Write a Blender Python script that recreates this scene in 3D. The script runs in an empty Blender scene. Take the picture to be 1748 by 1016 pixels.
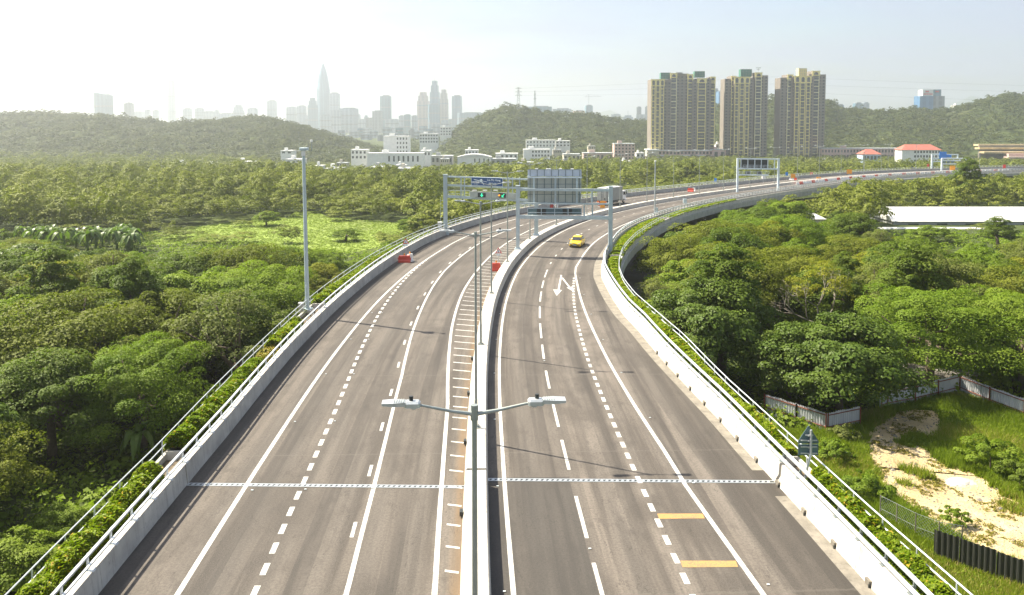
# Elevated dual carriageway curving towards a hazy city, built in metres.
HAZE=.00025; ANI=.68; EXPO=1.48; SKYS=.075; CLOUD=(3.1,3.4,4.2)
import bpy, math, random
import numpy as np
from mathutils import Vector, Matrix
R=math.radians
random.seed(7); RNG=np.random.default_rng(7)
scn=bpy.context.scene
COL=bpy.data.collections.new("place"); scn.collection.children.link(COL)

# ------------------------------------------------------------------ camera model (metres; camera at 18 m above the road)
F=1400.0; PITCH=math.atan(F/21000.0); XP=874.0; YH=207.0; YP=YH+F*math.tan(PITCH); CH=18.0
CP,SP=math.cos(PITCH),math.sin(PITCH)
def ray(x,y):
    u=(x-XP)/F; v=(y-YP)/F
    return (u, CP-v*SP, -SP-v*CP)
def zroad(Y): return -max(0.0,Y-120.0)*0.014
def at(x,y,h=0.0):                       # point on the road surface (+h)
    r=ray(x,y); z=0.0
    for _ in range(60):
        t=(z+h-CH)/r[2]; z=zroad(r[1]*t)
    return Vector((r[0]*t,r[1]*t,CH+r[2]*t))
def atz(x,y,z):
    r=ray(x,y); t=(z-CH)/r[2]
    return Vector((r[0]*t,r[1]*t,z))
def atY(x,y,Y):
    r=ray(x,y); t=Y/r[1]
    return Vector((r[0]*t,Y,CH+r[2]*t))
def proj(X,Y,Z):
    dz=Z-CH; fw=Y*CP-dz*SP; dn=-Y*SP-dz*CP
    return XP+F*X/fw, YP+F*dn/fw

# ------------------------------------------------------------------ object helpers
def tag(o,label=None,cat=None,group=None,kind=None):
    if label: o['label']=label
    if cat: o['category']=cat
    if group: o['group']=group
    if kind: o['kind']=kind
    return o
def thing(name,label,cat,loc=(0,0,0),group=None,rz=0.0):
    o=bpy.data.objects.new(name,None); COL.objects.link(o)
    o.location=loc; o.rotation_euler=(0,0,rz); o.empty_display_size=0.2
    return tag(o,label,cat,group)
def dup(root,loc,rz=0.0,label=None,group=None,scale=None):
    r=root.copy(); COL.objects.link(r); r.location=loc; r.rotation_euler=(0,0,rz)
    if label: r['label']=label
    if group: r['group']=group
    if scale is not None: r.scale=scale
    for ch in list(root.children):
        c=ch.copy(); COL.objects.link(c); c.parent=r
        for g in list(ch.children):
            d=g.copy(); COL.objects.link(d); d.parent=c
    return r
def world_loc(p):
    v=Vector((0,0,0))
    while p is not None: v=v+p.location; p=p.parent
    return v
def link_mesh(name,me,mats,parent=None,smooth=False):
    o=bpy.data.objects.new(name,me); COL.objects.link(o)
    for m in (mats if isinstance(mats,(list,tuple)) else [mats]): me.materials.append(m)
    if smooth: me.polygons.foreach_set('use_smooth',[True]*len(me.polygons))
    if parent is not None: o.parent=parent
    return o
class MB:
    def __init__(s): s.v=[]; s.f=[]; s.m=[]; s.uv=None
    def add(s,vs,fs,mi=0):
        n=len(s.v); s.v+=[tuple(v) for v in vs]; s.f+=[tuple(i+n for i in f) for f in fs]; s.m+=[mi]*len(fs); return s
    def box(s,c,d,rz=0.0,mi=0,rot=None,top=1.0):
        x,y,z=d[0]/2,d[1]/2,d[2]/2; t=top
        vs=[(-x,-y,-z),(x,-y,-z),(x,y,-z),(-x,y,-z),(-x*t,-y*t,z),(x*t,-y*t,z),(x*t,y*t,z),(-x*t,y*t,z)]
        M=rot if rot is not None else Matrix.Rotation(rz,3,'Z')
        c=Vector(c); vs=[c+M@Vector(v) for v in vs]
        return s.add(vs,[(3,2,1,0),(4,5,6,7),(0,1,5,4),(1,2,6,5),(2,3,7,6),(3,0,4,7)],mi)
    def cbox(s,c,d,b,rz=0.0,mi=0):          # box with chamfered vertical and top edges
        x,y=d[0]/2,d[1]/2; h=d[2]
        def ring(k,z): return [(-x+b,-y+k,z),(x-b,-y+k,z),(x-k,-y+b,z),(x-k,y-b,z),(x-b,y-k,z),(-x+b,y-k,z),(-x+k,y-b,z),(-x+k,-y+b,z)]
        rs=[ring(0,-h/2),ring(0,h/2-b),ring(b,h/2)]
        M=Matrix.Rotation(rz,3,'Z'); c=Vector(c)
        rs=[[c+M@Vector(p) for p in r] for r in rs]
        return s.loft(rs,True,mi)
    def loft(s,rings,caps=True,mi=0,closed=True):
        n=len(rings[0]); vs=[p for r in rings for p in r]; fs=[]
        for i in range(len(rings)-1):
            for j in range(n if closed else n-1):
                k=(j+1)%n; fs.append((i*n+j,i*n+k,(i+1)*n+k,(i+1)*n+j))
        if caps: fs.append(tuple(range(n))[::-1]); fs.append(tuple((len(rings)-1)*n+j for j in range(n)))
        return s.add(vs,fs,mi)
    def tube(s,pts,r,n=8,mi=0,caps=True):
        pts=[Vector(p) for p in pts]; rs=r if isinstance(r,(list,tuple)) else [r]*len(pts)
        rings=[]; prev=None
        for i,p in enumerate(pts):
            a=pts[max(0,i-1)]; b=pts[min(len(pts)-1,i+1)]; d=(b-a).normalized()
            if prev is None:
                u=d.orthogonal().normalized()
            else:
                u=(prev-d*prev.dot(d)); u=u.normalized() if u.length>1e-6 else d.orthogonal().normalized()
            prev=u; w=d.cross(u)
            rings.append([p+(u*math.cos(2*math.pi*k/n)+w*math.sin(2*math.pi*k/n))*rs[i] for k in range(n)])
        return s.loft(rings,caps,mi)
    def bar(s,a,b,w,h,mi=0,up=(0,0,1)):     # rectangular bar between two points
        a=Vector(a); b=Vector(b); d=(b-a); L=d.length; d.normalize(); up=Vector(up)
        x=d.cross(up)
        if x.length<1e-4: x=d.cross(Vector((0,1,0)))
        x.normalize(); z=x.cross(d)
        M=Matrix((x,d,z)).transposed()
        return s.box((a+b)/2,(w,L,h),mi=mi,rot=M)
    def quad(s,a,b,c,d,mi=0): return s.add([a,b,c,d],[(0,1,2,3)],mi)
    def plate(s,poly,nrm,t,mi=0):           # polygon (3d, planar) given thickness t along nrm
        nrm=Vector(nrm).normalized(); a=[Vector(p) for p in poly]; b=[p+nrm*t for p in a]
        return s.loft([a,b],True,mi)
    def build(s,name,mats,parent=None,smooth=False,world=True):
        me=bpy.data.meshes.new(name)
        v=s.v
        if parent is not None and world:
            o=world_loc(parent); v=[(p[0]-o.x,p[1]-o.y,p[2]-o.z) for p in v]
        me.from_pydata(v,[],s.f)
        if any(s.m): me.polygons.foreach_set('material_index',s.m)
        if s.uv is not None:
            l=me.uv_layers.new(name='UVMap'); vi=np.empty(len(me.loops),np.int32); me.loops.foreach_get('vertex_index',vi)
            l.data.foreach_set('uv',np.array(s.uv,np.float32)[vi].ravel())
        me.update(); me.validate()
        return link_mesh(name,me,mats,parent,smooth)
def np_mesh(name,verts,nper,mats,parent=None,tint=None,mi=None):
    nf=len(verts)//nper; me=bpy.data.meshes.new(name)
    me.vertices.add(len(verts)); me.vertices.foreach_set('co',verts.astype(np.float32).ravel())
    me.loops.add(nf*nper); me.loops.foreach_set('vertex_index',np.arange(nf*nper,dtype=np.int32))
    me.polygons.add(nf); me.polygons.foreach_set('loop_start',np.arange(0,nf*nper,nper,dtype=np.int32))
    me.polygons.foreach_set('loop_total',np.full(nf,nper,np.int32))
    if tint is not None:
        a=me.attributes.new('tint','FLOAT','FACE'); a.data.foreach_set('value',tint.astype(np.float32))
    if mi is not None: me.polygons.foreach_set('material_index',mi.astype(np.int32))
    me.update(calc_edges=True)
    return link_mesh(name,me,mats,parent)
def unit(a): return a/np.maximum(np.linalg.norm(a,axis=1,keepdims=True),1e-9)
def leaf_quads(c,n,L,W,rng):
    n=unit(n); N=len(c)
    u=unit(np.cross(n,rng.normal(size=(N,3)))); w=np.cross(n,u)
    L=np.broadcast_to(L,(N,))[:,None]; W=np.broadcast_to(W,(N,))[:,None]
    k=n*L*0.18
    v=np.stack([c-u*L*.5-k,c+w*W*.5+k*.3,c+u*L*.5-k,c-w*W*.5+k*.3],1)
    return v.reshape(-1,3)

# ------------------------------------------------------------------ materials
def nm(name):
    m=bpy.data.materials.new(name); m.use_nodes=True; nt=m.node_tree; b=nt.nodes['Principled BSDF']
    return m,nt,b
def N(nt,t,**k):
    n=nt.nodes.new(t)
    for a,v in k.items(): setattr(n,a,v)
    return n
def lk(nt,a,b): nt.links.new(a,b)
def mth(nt,op,a,b=None,clamp=False):
    n=N(nt,'ShaderNodeMath',operation=op,use_clamp=clamp)
    for i,x in enumerate((a,b)):
        if x is None: continue
        if isinstance(x,(int,float)): n.inputs[i].default_value=x
        else: lk(nt,x,n.inputs[i])
    return n.outputs[0]
def mixc(nt,f,a,b,mode='MIX'):
    n=N(nt,'ShaderNodeMix',data_type='RGBA',blend_type=mode)
    for s,x in ((n.inputs[0],f),(n.inputs[6],a),(n.inputs[7],b)):
        if isinstance(x,(int,float)): s.default_value=x
        elif isinstance(x,(tuple,list)): s.default_value=(*x[:3],1)
        else: lk(nt,x,s)
    return n.outputs[2]
def noise(nt,vec,scale,detail=4,rough=.55):
    n=N(nt,'ShaderNodeTexNoise'); n.inputs['Scale'].default_value=scale; n.inputs['Detail'].default_value=detail; n.inputs['Roughness'].default_value=rough
    if vec is not None: lk(nt,vec,n.inputs['Vector'])
    return n.outputs['Fac']
def ramp(nt,f,a,b,lo=0.,hi=1.):
    n=N(nt,'ShaderNodeMapRange'); n.inputs[1].default_value=a; n.inputs[2].default_value=b; n.inputs[3].default_value=lo; n.inputs[4].default_value=hi
    lk(nt,f,n.inputs[0]); return n.outputs[0]
def mapping(nt,vec,scale):
    n=N(nt,'ShaderNodeMapping'); n.inputs['Scale'].default_value=scale; lk(nt,vec,n.inputs['Vector']); return n.outputs[0]
def pmat(name,col,rough=.7,var=.18,scale=1.5,metal=0.0,streak=0.0,bump=0.0,spec=.4):
    m,nt,b=nm(name); tc=N(nt,'ShaderNodeTexCoord'); v=tc.outputs['Object']
    f=noise(nt,v,scale,5,.6)
    c=mixc(nt,ramp(nt,f,.3,.7),tuple(x*(1-var) for x in col),tuple(min(1,x*(1+var)) for x in col))
    if streak:
        s=noise(nt,mapping(nt,v,(2.2,2.2,.12)),1.6,4,.6)
        c=mixc(nt,ramp(nt,s,.52,.75,0,streak),c,tuple(x*.45 for x in col))
    if streak>.5:
        k=mth(nt,'MULTIPLY',ramp(nt,mth(nt,'ABSOLUTE',mth(nt,'SUBTRACT',noise(nt,mapping(nt,v,(.9,.9,.35)),.9,5,.6),.5)),0,.004,.6,0),1.0)
        c=mixc(nt,k,c,tuple(x*.35 for x in col))
    lk(nt,c,b.inputs['Base Color']); b.inputs['Roughness'].default_value=rough; b.inputs['Metallic'].default_value=metal
    b.inputs['Specular IOR Level'].default_value=spec
    if bump:
        bn=N(nt,'ShaderNodeBump'); bn.inputs['Strength'].default_value=bump; bn.inputs['Distance'].default_value=.05
        lk(nt,noise(nt,v,scale*8,4),bn.inputs['Height']); lk(nt,bn.outputs[0],b.inputs['Normal'])
    return m
def leafmat(name,c0,c1,c2=None,trans=.38,rough=.62):
    m,nt,b=nm(name); at_=N(nt,'ShaderNodeAttribute',attribute_name='tint'); oi=N(nt,'ShaderNodeObjectInfo')
    f=mth(nt,'ADD',mth(nt,'MULTIPLY',at_.outputs['Fac'],.65),mth(nt,'MULTIPLY',oi.outputs['Random'],.35),True)
    c=mixc(nt,f,c0,c1)
    if c2: c=mixc(nt,ramp(nt,at_.outputs['Fac'],.95,.99),c,c2)
    lk(nt,c,b.inputs['Base Color']); b.inputs['Roughness'].default_value=rough; b.inputs['Specular IOR Level'].default_value=.16 if rough>.45 else .28
    tr=N(nt,'ShaderNodeBsdfTranslucent'); lk(nt,mixc(nt,1.0,c,(1.0,1.15,.45),'MULTIPLY'),tr.inputs[0])
    mx=N(nt,'ShaderNodeMixShader'); mx.inputs[0].default_value=trans
    lk(nt,b.outputs[0],mx.inputs[1]); lk(nt,tr.outputs[0],mx.inputs[2])
    lk(nt,mx.outputs[0],nt.nodes['Material Output'].inputs['Surface'])
    return m
M={}
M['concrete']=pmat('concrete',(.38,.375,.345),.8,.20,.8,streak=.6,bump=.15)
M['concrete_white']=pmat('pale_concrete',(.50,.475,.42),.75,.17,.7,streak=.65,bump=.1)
M['concrete_old']=pmat('weathered_concrete',(.20,.18,.148),.85,.28,1.2,streak=.7,bump=.2)
M['soil']=pmat('soil',(.13,.10,.065),.95,.35,2.)
M['galv']=pmat('galvanised_steel',(.50,.53,.54),.42,.12,3.,metal=.55)
M['rail']=pmat('painted_rail',(.60,.64,.66),.4,.08,3.,metal=.3)
M['gantry']=pmat('gantry_paint',(.44,.52,.54),.45,.1,.9,metal=.2,streak=.15)
M['gantry_white']=pmat('pale_gantry_paint',(.62,.70,.75),.45,.1,.9,metal=.1)
M['post']=pmat('lamp_post_steel',(.30,.33,.31),.45,.12,2.,metal=.5)
M['dark']=pmat('dark_metal',(.03,.035,.035),.5,.2,3.)
M['panelback']=pmat('sign_back',(.40,.43,.39),.5,.12,.5,metal=.3)
M['panelstrip']=pmat('sign_back_strip',(.55,.62,.72),.4,.1,.7,metal=.3)
def paint(name,col,wear):
    m,nt,b=nm(name); g=N(nt,'ShaderNodeNewGeometry'); p=g.outputs['Position']
    a=noise(nt,p,1.1,5,.7); d=noise(nt,p,14.,3,.7)
    f=ramp(nt,mth(nt,'ADD',mth(nt,'MULTIPLY',a,.5),mth(nt,'MULTIPLY',d,.5)),.46,.62,0,wear)
    lk(nt,mixc(nt,f,mixc(nt,ramp(nt,a,.35,.65),tuple(x*.82 for x in col),col),(.11,.098,.085)),b.inputs['Base Color']); b.inputs['Roughness'].default_value=.7; return m
M['marking']=paint('road_paint',(.60,.59,.55),.75)
M['yellow_mark']=paint('yellow_road_paint',(.46,.26,.08),.8)
M['white']=pmat('white_paint',(.74,.74,.72),.55,.06,.3)
M['red_plastic']=pmat('red_plastic',(.55,.06,.035),.4,.1,2.)
M['white_plastic']=pmat('white_plastic',(.75,.74,.70),.4,.06,2.)
M['amber']=pmat('amber_plastic',(.75,.28,.02),.35,.1,2.)
M['orange_sign']=pmat('orange_sign',(.80,.33,.02),.5,.06,2.)
M['blue_sign']=pmat('blue_sign',(.035,.09,.22),.45,.08,1.)
M['blue_bright']=pmat('bright_blue_sign',(.02,.20,.62),.45,.08,1.)
M['sign_white']=pmat('sign_white',(.70,.78,.80),.5,.03,1.)
M['sign_red']=pmat('sign_red',(.6,.05,.04),.5,.05,1.)
M['tealback']=pmat('sign_back_teal',(.10,.16,.18),.4,.15,2.,metal=.4)
M['taxi']=pmat('yellow_paint',(.72,.48,.015),.28,.04,1.,spec=.6)
M['glass']=pmat('dark_glass',(.025,.03,.032),.08,.1,1.,spec=.8)
M['rubber']=pmat('tyre_rubber',(.02,.02,.02),.8,.1,4.)
M['chrome']=pmat('bright_metal',(.7,.7,.7),.2,.05,2.,metal=.9)
M['lamp_glass']=pmat('headlamp_glass',(.75,.75,.72),.1,.05,2.,spec=.8)
M['truckbox']=pmat('truck_box_paint',(.25,.265,.25),.5,.08,1.,streak=.2)
M['truckwhite']=pmat('truck_roof_white',(.5,.5,.48),.5,.06,1.)
M['bark']=pmat('bark',(.11,.085,.06),.9,.3,4.,bump=.3)
M['bark_pale']=pmat('pale_bark',(.21,.185,.15),.85,.2,3.)
M['corrugated']=None
def leafset():
    M['leaf0']=leafmat('leaf_dark',(0.061,0.106,0.012),(0.152,0.201,0.026))
    M['leaf1']=leafmat('leaf_bright',(0.104,0.175,0.014),(0.232,0.297,0.032))
    M['leaf2']=leafmat('leaf_olive',(0.098,0.129,0.012),(0.226,0.244,0.032))
    M['leaf3']=leafmat('leaf_glossy',(0.055,0.098,0.013),(0.134,0.185,0.028),rough=.5,trans=.25)
    M['leaf4']=leafmat('leaf_yellowing',(0.122,0.154,0.012),(0.287,0.281,0.030),(0.390,0.223,0.015))
    M['leaf5']=leafmat('leaf_grey_green',(0.104,0.133,0.030),(0.226,0.244,0.065))
    M['hedge']=leafmat('hedge_leaf',(.100,.170,.006),(.260,.310,.014),(.42,.30,.03),trans=.35,rough=.5)
    M['hedge_dry']=leafmat('dry_hedge_leaf',(.14,.13,.02),(.32,.28,.05),(.44,.30,.08),trans=.2)
    M['banana']=leafmat('banana_leaf',(0.085,0.148,0.020),(0.244,0.297,0.080),trans=.35,rough=.4)
    M['far']=leafmat('far_foliage',(0.059,0.093,0.012),(0.238,0.260,0.040),(0.293,0.297,0.030),trans=.25)
    M['hill']=leafmat('hill_foliage',(0.029,0.053,0.012),(0.152,0.170,0.034),trans=.12)
    M['grass']=leafmat('grass_blade',(.115,.185,.010),(.270,.320,.032),(.36,.30,.10),trans=.4)
    M['meadow']=leafmat('meadow_leaf',(.19,.255,.035),(.26,.33,.07),trans=.3)
leafset()
def N_rgb(nt,v):
    n=N(nt,'ShaderNodeCombineXYZ'); [lk(nt,v,n.inputs[i]) for i in range(3)]; return n.outputs[0]
def asphalt(name,patch):
    m,nt,b=nm(name); uv=N(nt,'ShaderNodeUVMap'); v=uv.outputs[0]
    sx=N(nt,'ShaderNodeSeparateXYZ'); lk(nt,v,sx.inputs[0]); u,s=sx.outputs[0],sx.outputs[1]
    base=(.083,.071,.059)
    st=noise(nt,mapping(nt,v,(1.1,.035,1)),1.0,5,.62)          # wheel-path wear along the lanes
    c=mixc(nt,ramp(nt,st,.41,.59),tuple(x*.52 for x in base),tuple(x*1.65 for x in base))
    wn=N(nt,'ShaderNodeTexWhiteNoise',noise_dimensions='1D'); lk(nt,mth(nt,'FLOOR',mth(nt,'MULTIPLY',mth(nt,'ADD',u,2.05),1/3.4)),wn.inputs['W'])
    c=mixc(nt,1.0,c,N_rgb(nt,ramp(nt,wn.outputs[0],0,1,.80,1.25)),'MULTIPLY')
    lane=mth(nt,'SINE',mth(nt,'MULTIPLY',u,3.45))
    c=mixc(nt,ramp(nt,lane,-1,1,0,.22),c,(.150,.138,.122))
    pt=noise(nt,mapping(nt,v,(.25,.12,1)),1.0,6,.65)
    c=mixc(nt,ramp(nt,pt,.48,.62,0,.72),c,(.040,.034,.028))
    bl=noise(nt,mapping(nt,v,(.9,.45,1)),1.,3,.5)
    c=mixc(nt,ramp(nt,bl,.60,.70,0,.5),c,(.026,.023,.02))
    g=noise(nt,v,26.,3,.75); c=mixc(nt,ramp(nt,g,.38,.66,.0,.62),c,tuple(x*1.9 for x in base))
    g2=noise(nt,v,9.,3,.7); c=mixc(nt,ramp(nt,g2,.42,.68,.0,.45),c,tuple(x*.45 for x in base))
    if not patch:
        e=mth(nt,'MULTIPLY',ramp(nt,u,-1.75,-1.35,0,1),ramp(nt,noise(nt,mapping(nt,v,(1.5,.08,1)),1.,4,.6),.35,.6,.25,.8))
        c=mixc(nt,e,c,(.150,.098,.052))
    tw=mth(nt,'LESS_THAN',mth(nt,'ABSOLUTE',mth(nt,'SUBTRACT',mth(nt,'FRACT',mth(nt,'MULTIPLY',mth(nt,'ADD',u,2.2),1/3.55)),.5)),.11)
    c=mixc(nt,mth(nt,'MULTIPLY',tw,ramp(nt,noise(nt,mapping(nt,v,(.6,.05,1)),1.,4,.6),.36,.60,.06,.5)),c,(.036,.032,.028))
    ck=ramp(nt,mth(nt,'ABSOLUTE',mth(nt,'SUBTRACT',noise(nt,mapping(nt,v,(.5,.16,1)),1.,5,.6),.5)),0,.0035,.55,0)
    c=mixc(nt,ck,c,(.026,.023,.02))
    if patch:
        p=mth(nt,'MULTIPLY',mth(nt,'LESS_THAN',u,4.15),mth(nt,'LESS_THAN',s,17.2))
        c=mixc(nt,mth(nt,'MULTIPLY',p,.55),c,(.034,.032,.029))
        p2=mth(nt,'GREATER_THAN',mth(nt,'SUBTRACT',u,mth(nt,'MULTIPLY',mth(nt,'SUBTRACT',50,s),.035)),10.2)
        c=mixc(nt,mth(nt,'MULTIPLY',p2,.35),c,(.034,.030,.026))
    # transverse resurfacing seams
    w=mth(nt,'ABSOLUTE',mth(nt,'SUBTRACT',mth(nt,'FRACT',mth(nt,'MULTIPLY',mth(nt,'ADD',s,mth(nt,'MULTIPLY',g2,.4)),1/13.7)),.5))
    c=mixc(nt,mth(nt,'MULTIPLY',mth(nt,'LESS_THAN',w,.0045),.35),c,(.12,.105,.09))
    lk(nt,c,b.inputs['Base Color']); b.inputs['Roughness'].default_value=.82; b.inputs['Specular IOR Level'].default_value=.35
    bn=N(nt,'ShaderNodeBump'); bn.inputs['Strength'].default_value=.25; bn.inputs['Distance'].default_value=.01
    lk(nt,g,bn.inputs['Height']); lk(nt,bn.outputs[0],b.inputs['Normal'])
    return m
M['asphalt_l']=asphalt('asphalt_left',False); M['asphalt_r']=asphalt('asphalt_right',True)

# ------------------------------------------------------------------ road alignment
CUR=[(-60,3.4,-36.7),(-40, 1.89, -16.74), (-20, 0.59, 3.22), (0, -0.51, 23.19), (20, -1.36, 43.17), (40, -1.81, 63.16), (60, -1.35, 83.16), (80, 0.49, 103.07), (100, 4.08, 122.73), (120, 9.66, 141.93), (140, 17.28, 160.41), (160, 26.81, 177.99), (180, 37.78, 194.7), (200, 49.67, 210.78), (220, 62.06, 226.48), (240, 74.67, 242.0), (260, 87.55, 257.3), (280, 100.78, 272.3), (300, 114.58, 286.78), (320, 129.12, 300.51), (340, 144.48, 313.31), (360, 160.71, 324.99), (380, 177.73, 335.48), (400, 195.48, 344.7), (420, 213.84, 352.6),(440,232.6,359.4),(460,251.6,365.4),(480,270.8,371.0),(500,290.0,376.5)]
CS=np.array([c[0] for c in CUR],float); CX=np.array([c[1] for c in CUR]); CY=np.array([c[2] for c in CUR])
def _hermite(s,V):
    i=int(min(max(np.searchsorted(CS,s)-1,0),len(CS)-2)); h=CS[i+1]-CS[i]; t=(s-CS[i])/h
    def d(k):
        a=max(0,k-1); b=min(len(CS)-1,k+1); return (V[b]-V[a])/(CS[b]-CS[a])
    m0,m1=d(i)*h,d(i+1)*h
    p=(2*t**3-3*t**2+1)*V[i]+(t**3-2*t**2+t)*m0+(-2*t**3+3*t**2)*V[i+1]+(t**3-t**2)*m1
    q=((6*t*t-6*t)*V[i]+(3*t*t-4*t+1)*m0+(-6*t*t+6*t)*V[i+1]+(3*t*t-2*t)*m1)/h
    return p,q
def rp(s,off=0.0,z=0.0):
    x,dx=_hermite(s,CX); y,dy=_hermite(s,CY); l=math.hypot(dx,dy); dx/=l; dy/=l
    X,Y=x+dy*off,y-dx*off
    return Vector((X,Y,zroad(Y)+z))
def heading(s):
    x,dx=_hermite(s,CX); y,dy=_hermite(s,CY); return math.atan2(dx,dy)      # clockwise from +Y
CSS=np.arange(-55,480,1.0); CXY=np.array([rp(s)[:2] for s in CSS]); CHD=np.array([heading(s) for s in CSS])
def soff(X,Y):
    d=(CXY[:,0]-X)**2+(CXY[:,1]-Y)**2; i=int(d.argmin())
    return CSS[i],(X-CXY[i,0])*math.cos(CHD[i])-(Y-CXY[i,1])*math.sin(CHD[i])
def tab(*pts):
    xs=[p[0] for p in pts]; ys=[p[1] for p in pts]
    return lambda s: float(np.interp(s,xs,ys))
LPB=tab((-40,-15.0),(8,-14.93),(24,-14.86),(40,-15.1),(60,-15.15),(77,-15.35),(87,-15.54),(105,-15.95),(125,-16.1),(150,-16.0),(185,-15.0),(215,-13.6),(240,-12.8),(300,-12.6),(420,-13))
LEL=tab((-40,-11.9),(8,-11.9),(25,-11.94),(60,-11.97),(90,-11.92),(105,-12.3),(125,-12.7),(150,-12.7),(185,-12),(215,-10.8),(240,-10.2),(420,-10.2))
LSD=tab((-20,-8.9),(8,-9.0),(18,-9.17),(27,-9.42),(33,-9.67),(41,-10.15),(51,-10.73),(65,-11.38),(76,-11.75),(82,-11.9))
LML=tab((-20,-5.45),(8,-5.48),(17,-5.59),(23,-5.74),(34,-6.06),(45,-6.69),(54,-7.08),(65,-7.61),(74,-7.93),(90,-8.05),(110,-8.2),(215,-7.5),(420,-7))
LHL=tab((-20,-2.0),(8,-2.12),(17,-2.26),(28,-2.48),(36,-2.9),(47,-3.48),(55,-3.75),(63,-4.0),(80,-4.12),(100,-4.3),(115,-4.75),(130,-5.0),(160,-4.2),(200,-3.2),(240,-2.6),(420,-2.4))
R1=tab((-20,.95),(7,.90),(25,.84),(48,.86),(75,.90),(100,1.1),(125,.95),(160,.9),(420,.9))
R2=tab((-20,4.3),(8,4.27),(33,4.22),(60,4.27),(82,4.38),(94,4.55),(122,4.6),(160,4.75),(420,4.7))
R3=tab((-20,7.75),(8,7.7),(22,7.58),(37,7.55),(52,7.6),(64,7.69),(72,7.71))
R4=tab((-20,11.9),(7,10.38),(10,10.2),(16,9.83),(20,9.72),(27,9.40),(38,9.04),(46,8.80),(56,8.50),(67,8.12),(74,7.78),(78,7.70),(83,7.92),(96,8.22),(112,8.55),(138,8.6),(420,8.6))
RPB=tab((-30,15.6),(6,14.74),(11,14.6),(18,14.3),(25,14.03),(29,13.75),(38,13.15),(46,12.70),(52,12.09),(63,11.40),(72,10.84),(82,10.82),(93,11.25),(110,11.4),(124,11.75),(134,12.15),(150,12.4),(420,12.4))
ROUT=tab((-30,18.0),(3,16.8),(10,16.37),(18,16.04),(28,15.5),(39,15.2),(48,14.3),(55,13.5),(63,13.0),(70,12.9),(77,13.1),(86,13.5),(96,14.2),(108,14.9),(120,15.2),(140,15.2),(160,15.0),(185,14.4),(420,14.4))
LOUT=tab((-40,-17.05),(8,-16.92),(18,-16.82),(26,-16.98),(37,-17.06),(48,-17.27),(60,-17.38),(85,-17.5),(100,-17.7),(125,-17.9),(150,-17.8),(185,-16.8),(215,-15.4),(240,-14.6),(420,-14.8))
def srange(a,b,d):
    n=max(1,int(round((b-a)/d))); return [a+(b-a)*i/n for i in range(n+1)]
def sheet(mb,f0,f1,s0,s1,z,ds=2.0,uv=None,cols=1):
    n0=len(mb.v); ss=srange(s0,s1,ds); k=cols+1
    for s in ss:
        a,b=f0(s),f1(s)
        for j in range(k):
            o=a+(b-a)*j/cols; mb.v.append(tuple(rp(s,o,z)))
            if uv is not None: uv.append((o,s))
    for i in range(len(ss)-1):
        for j in range(cols):
            q=n0+i*k+j; mb.f.append((q,q+1,q+k+1,q+k)); mb.m.append(0)
def line(mb,f,w,s0,s1,z=.006,ds=2.0): sheet(mb,lambda s:f(s)-w/2,lambda s:f(s)+w/2,s0,s1,z,ds)
def sweep(mb,prof,s0,s1,ds=2.0,mi=0):
    rings=[]
    for s in srange(s0,s1,ds): rings.append([rp(s,o,z) for o,z in prof(s)])
    mb.loft(rings,True,mi)
# ================================================================== ROAD
S0,S1=-30.0,470.0
MBs=lambda: MB()
deck=MB()
sweep(deck,lambda s:[(LOUT(s)-.22,-.06),(LOUT(s)-.22,-1.25),(LOUT(s)+3.5,-1.75),(-8,-2.6),(6,-2.6),(ROUT(s)-3.0,-1.75),(ROUT(s)+.22,-1.25),(ROUT(s)+.22,-.06)],S0,S1,4)
deck=tag(deck.build('viaduct_deck',M['concrete']),kind='structure')
carr=[]
for nmn,f0,f1,mt in (('road',LPB,lambda s:-1.05,'asphalt_l'),('road',lambda s:-.05,RPB,'asphalt_r')):
    b=MB(); b.uv=[]; sheet(b,f0,f1,S0,S1,0.0,2.0,b.uv,6)
    o=b.build(nmn,M[mt]); tag(o,kind='structure'); carr.append(o)
roadL,roadR=carr
def mark(name,par,fn,mt='marking'):
    b=MB(); fn(b); return b.build(name,M[mt],par)
mark('edge_line',roadL,lambda b:line(b,LEL,.22,S0,S1))
mark('lane_line',roadL,lambda b:line(b,LML,.2,S0,120))
mark('hatching_line',roadL,lambda b:line(b,LHL,.22,S0,300))
mark('edge_line',roadR,lambda b:line(b,R1,.2,S0,S1))
mark('edge_line',roadR,lambda b:line(b,R4,.22,S0,S1))
def blocks(b,f,w,s0,s1,per,ln,z=.007):
    s=s0
    while s<s1: line(b,f,w,s,s+ln,z,1.2); s+=per
mark('dashed_line',roadL,lambda b:blocks(b,LSD,.24,-14,80,1.62,.88))
mark('dashed_line',roadR,lambda b:blocks(b,R3,.24,-12.2,71,1.50,.80))
mark('dashed_line',roadL,lambda b:blocks(b,lambda s:LML(s)-.40,.17,-19,112,6.1,1.35))
mark('dashed_line',roadL,lambda b:blocks(b,LML,.16,122,400,6,1.2))
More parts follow.
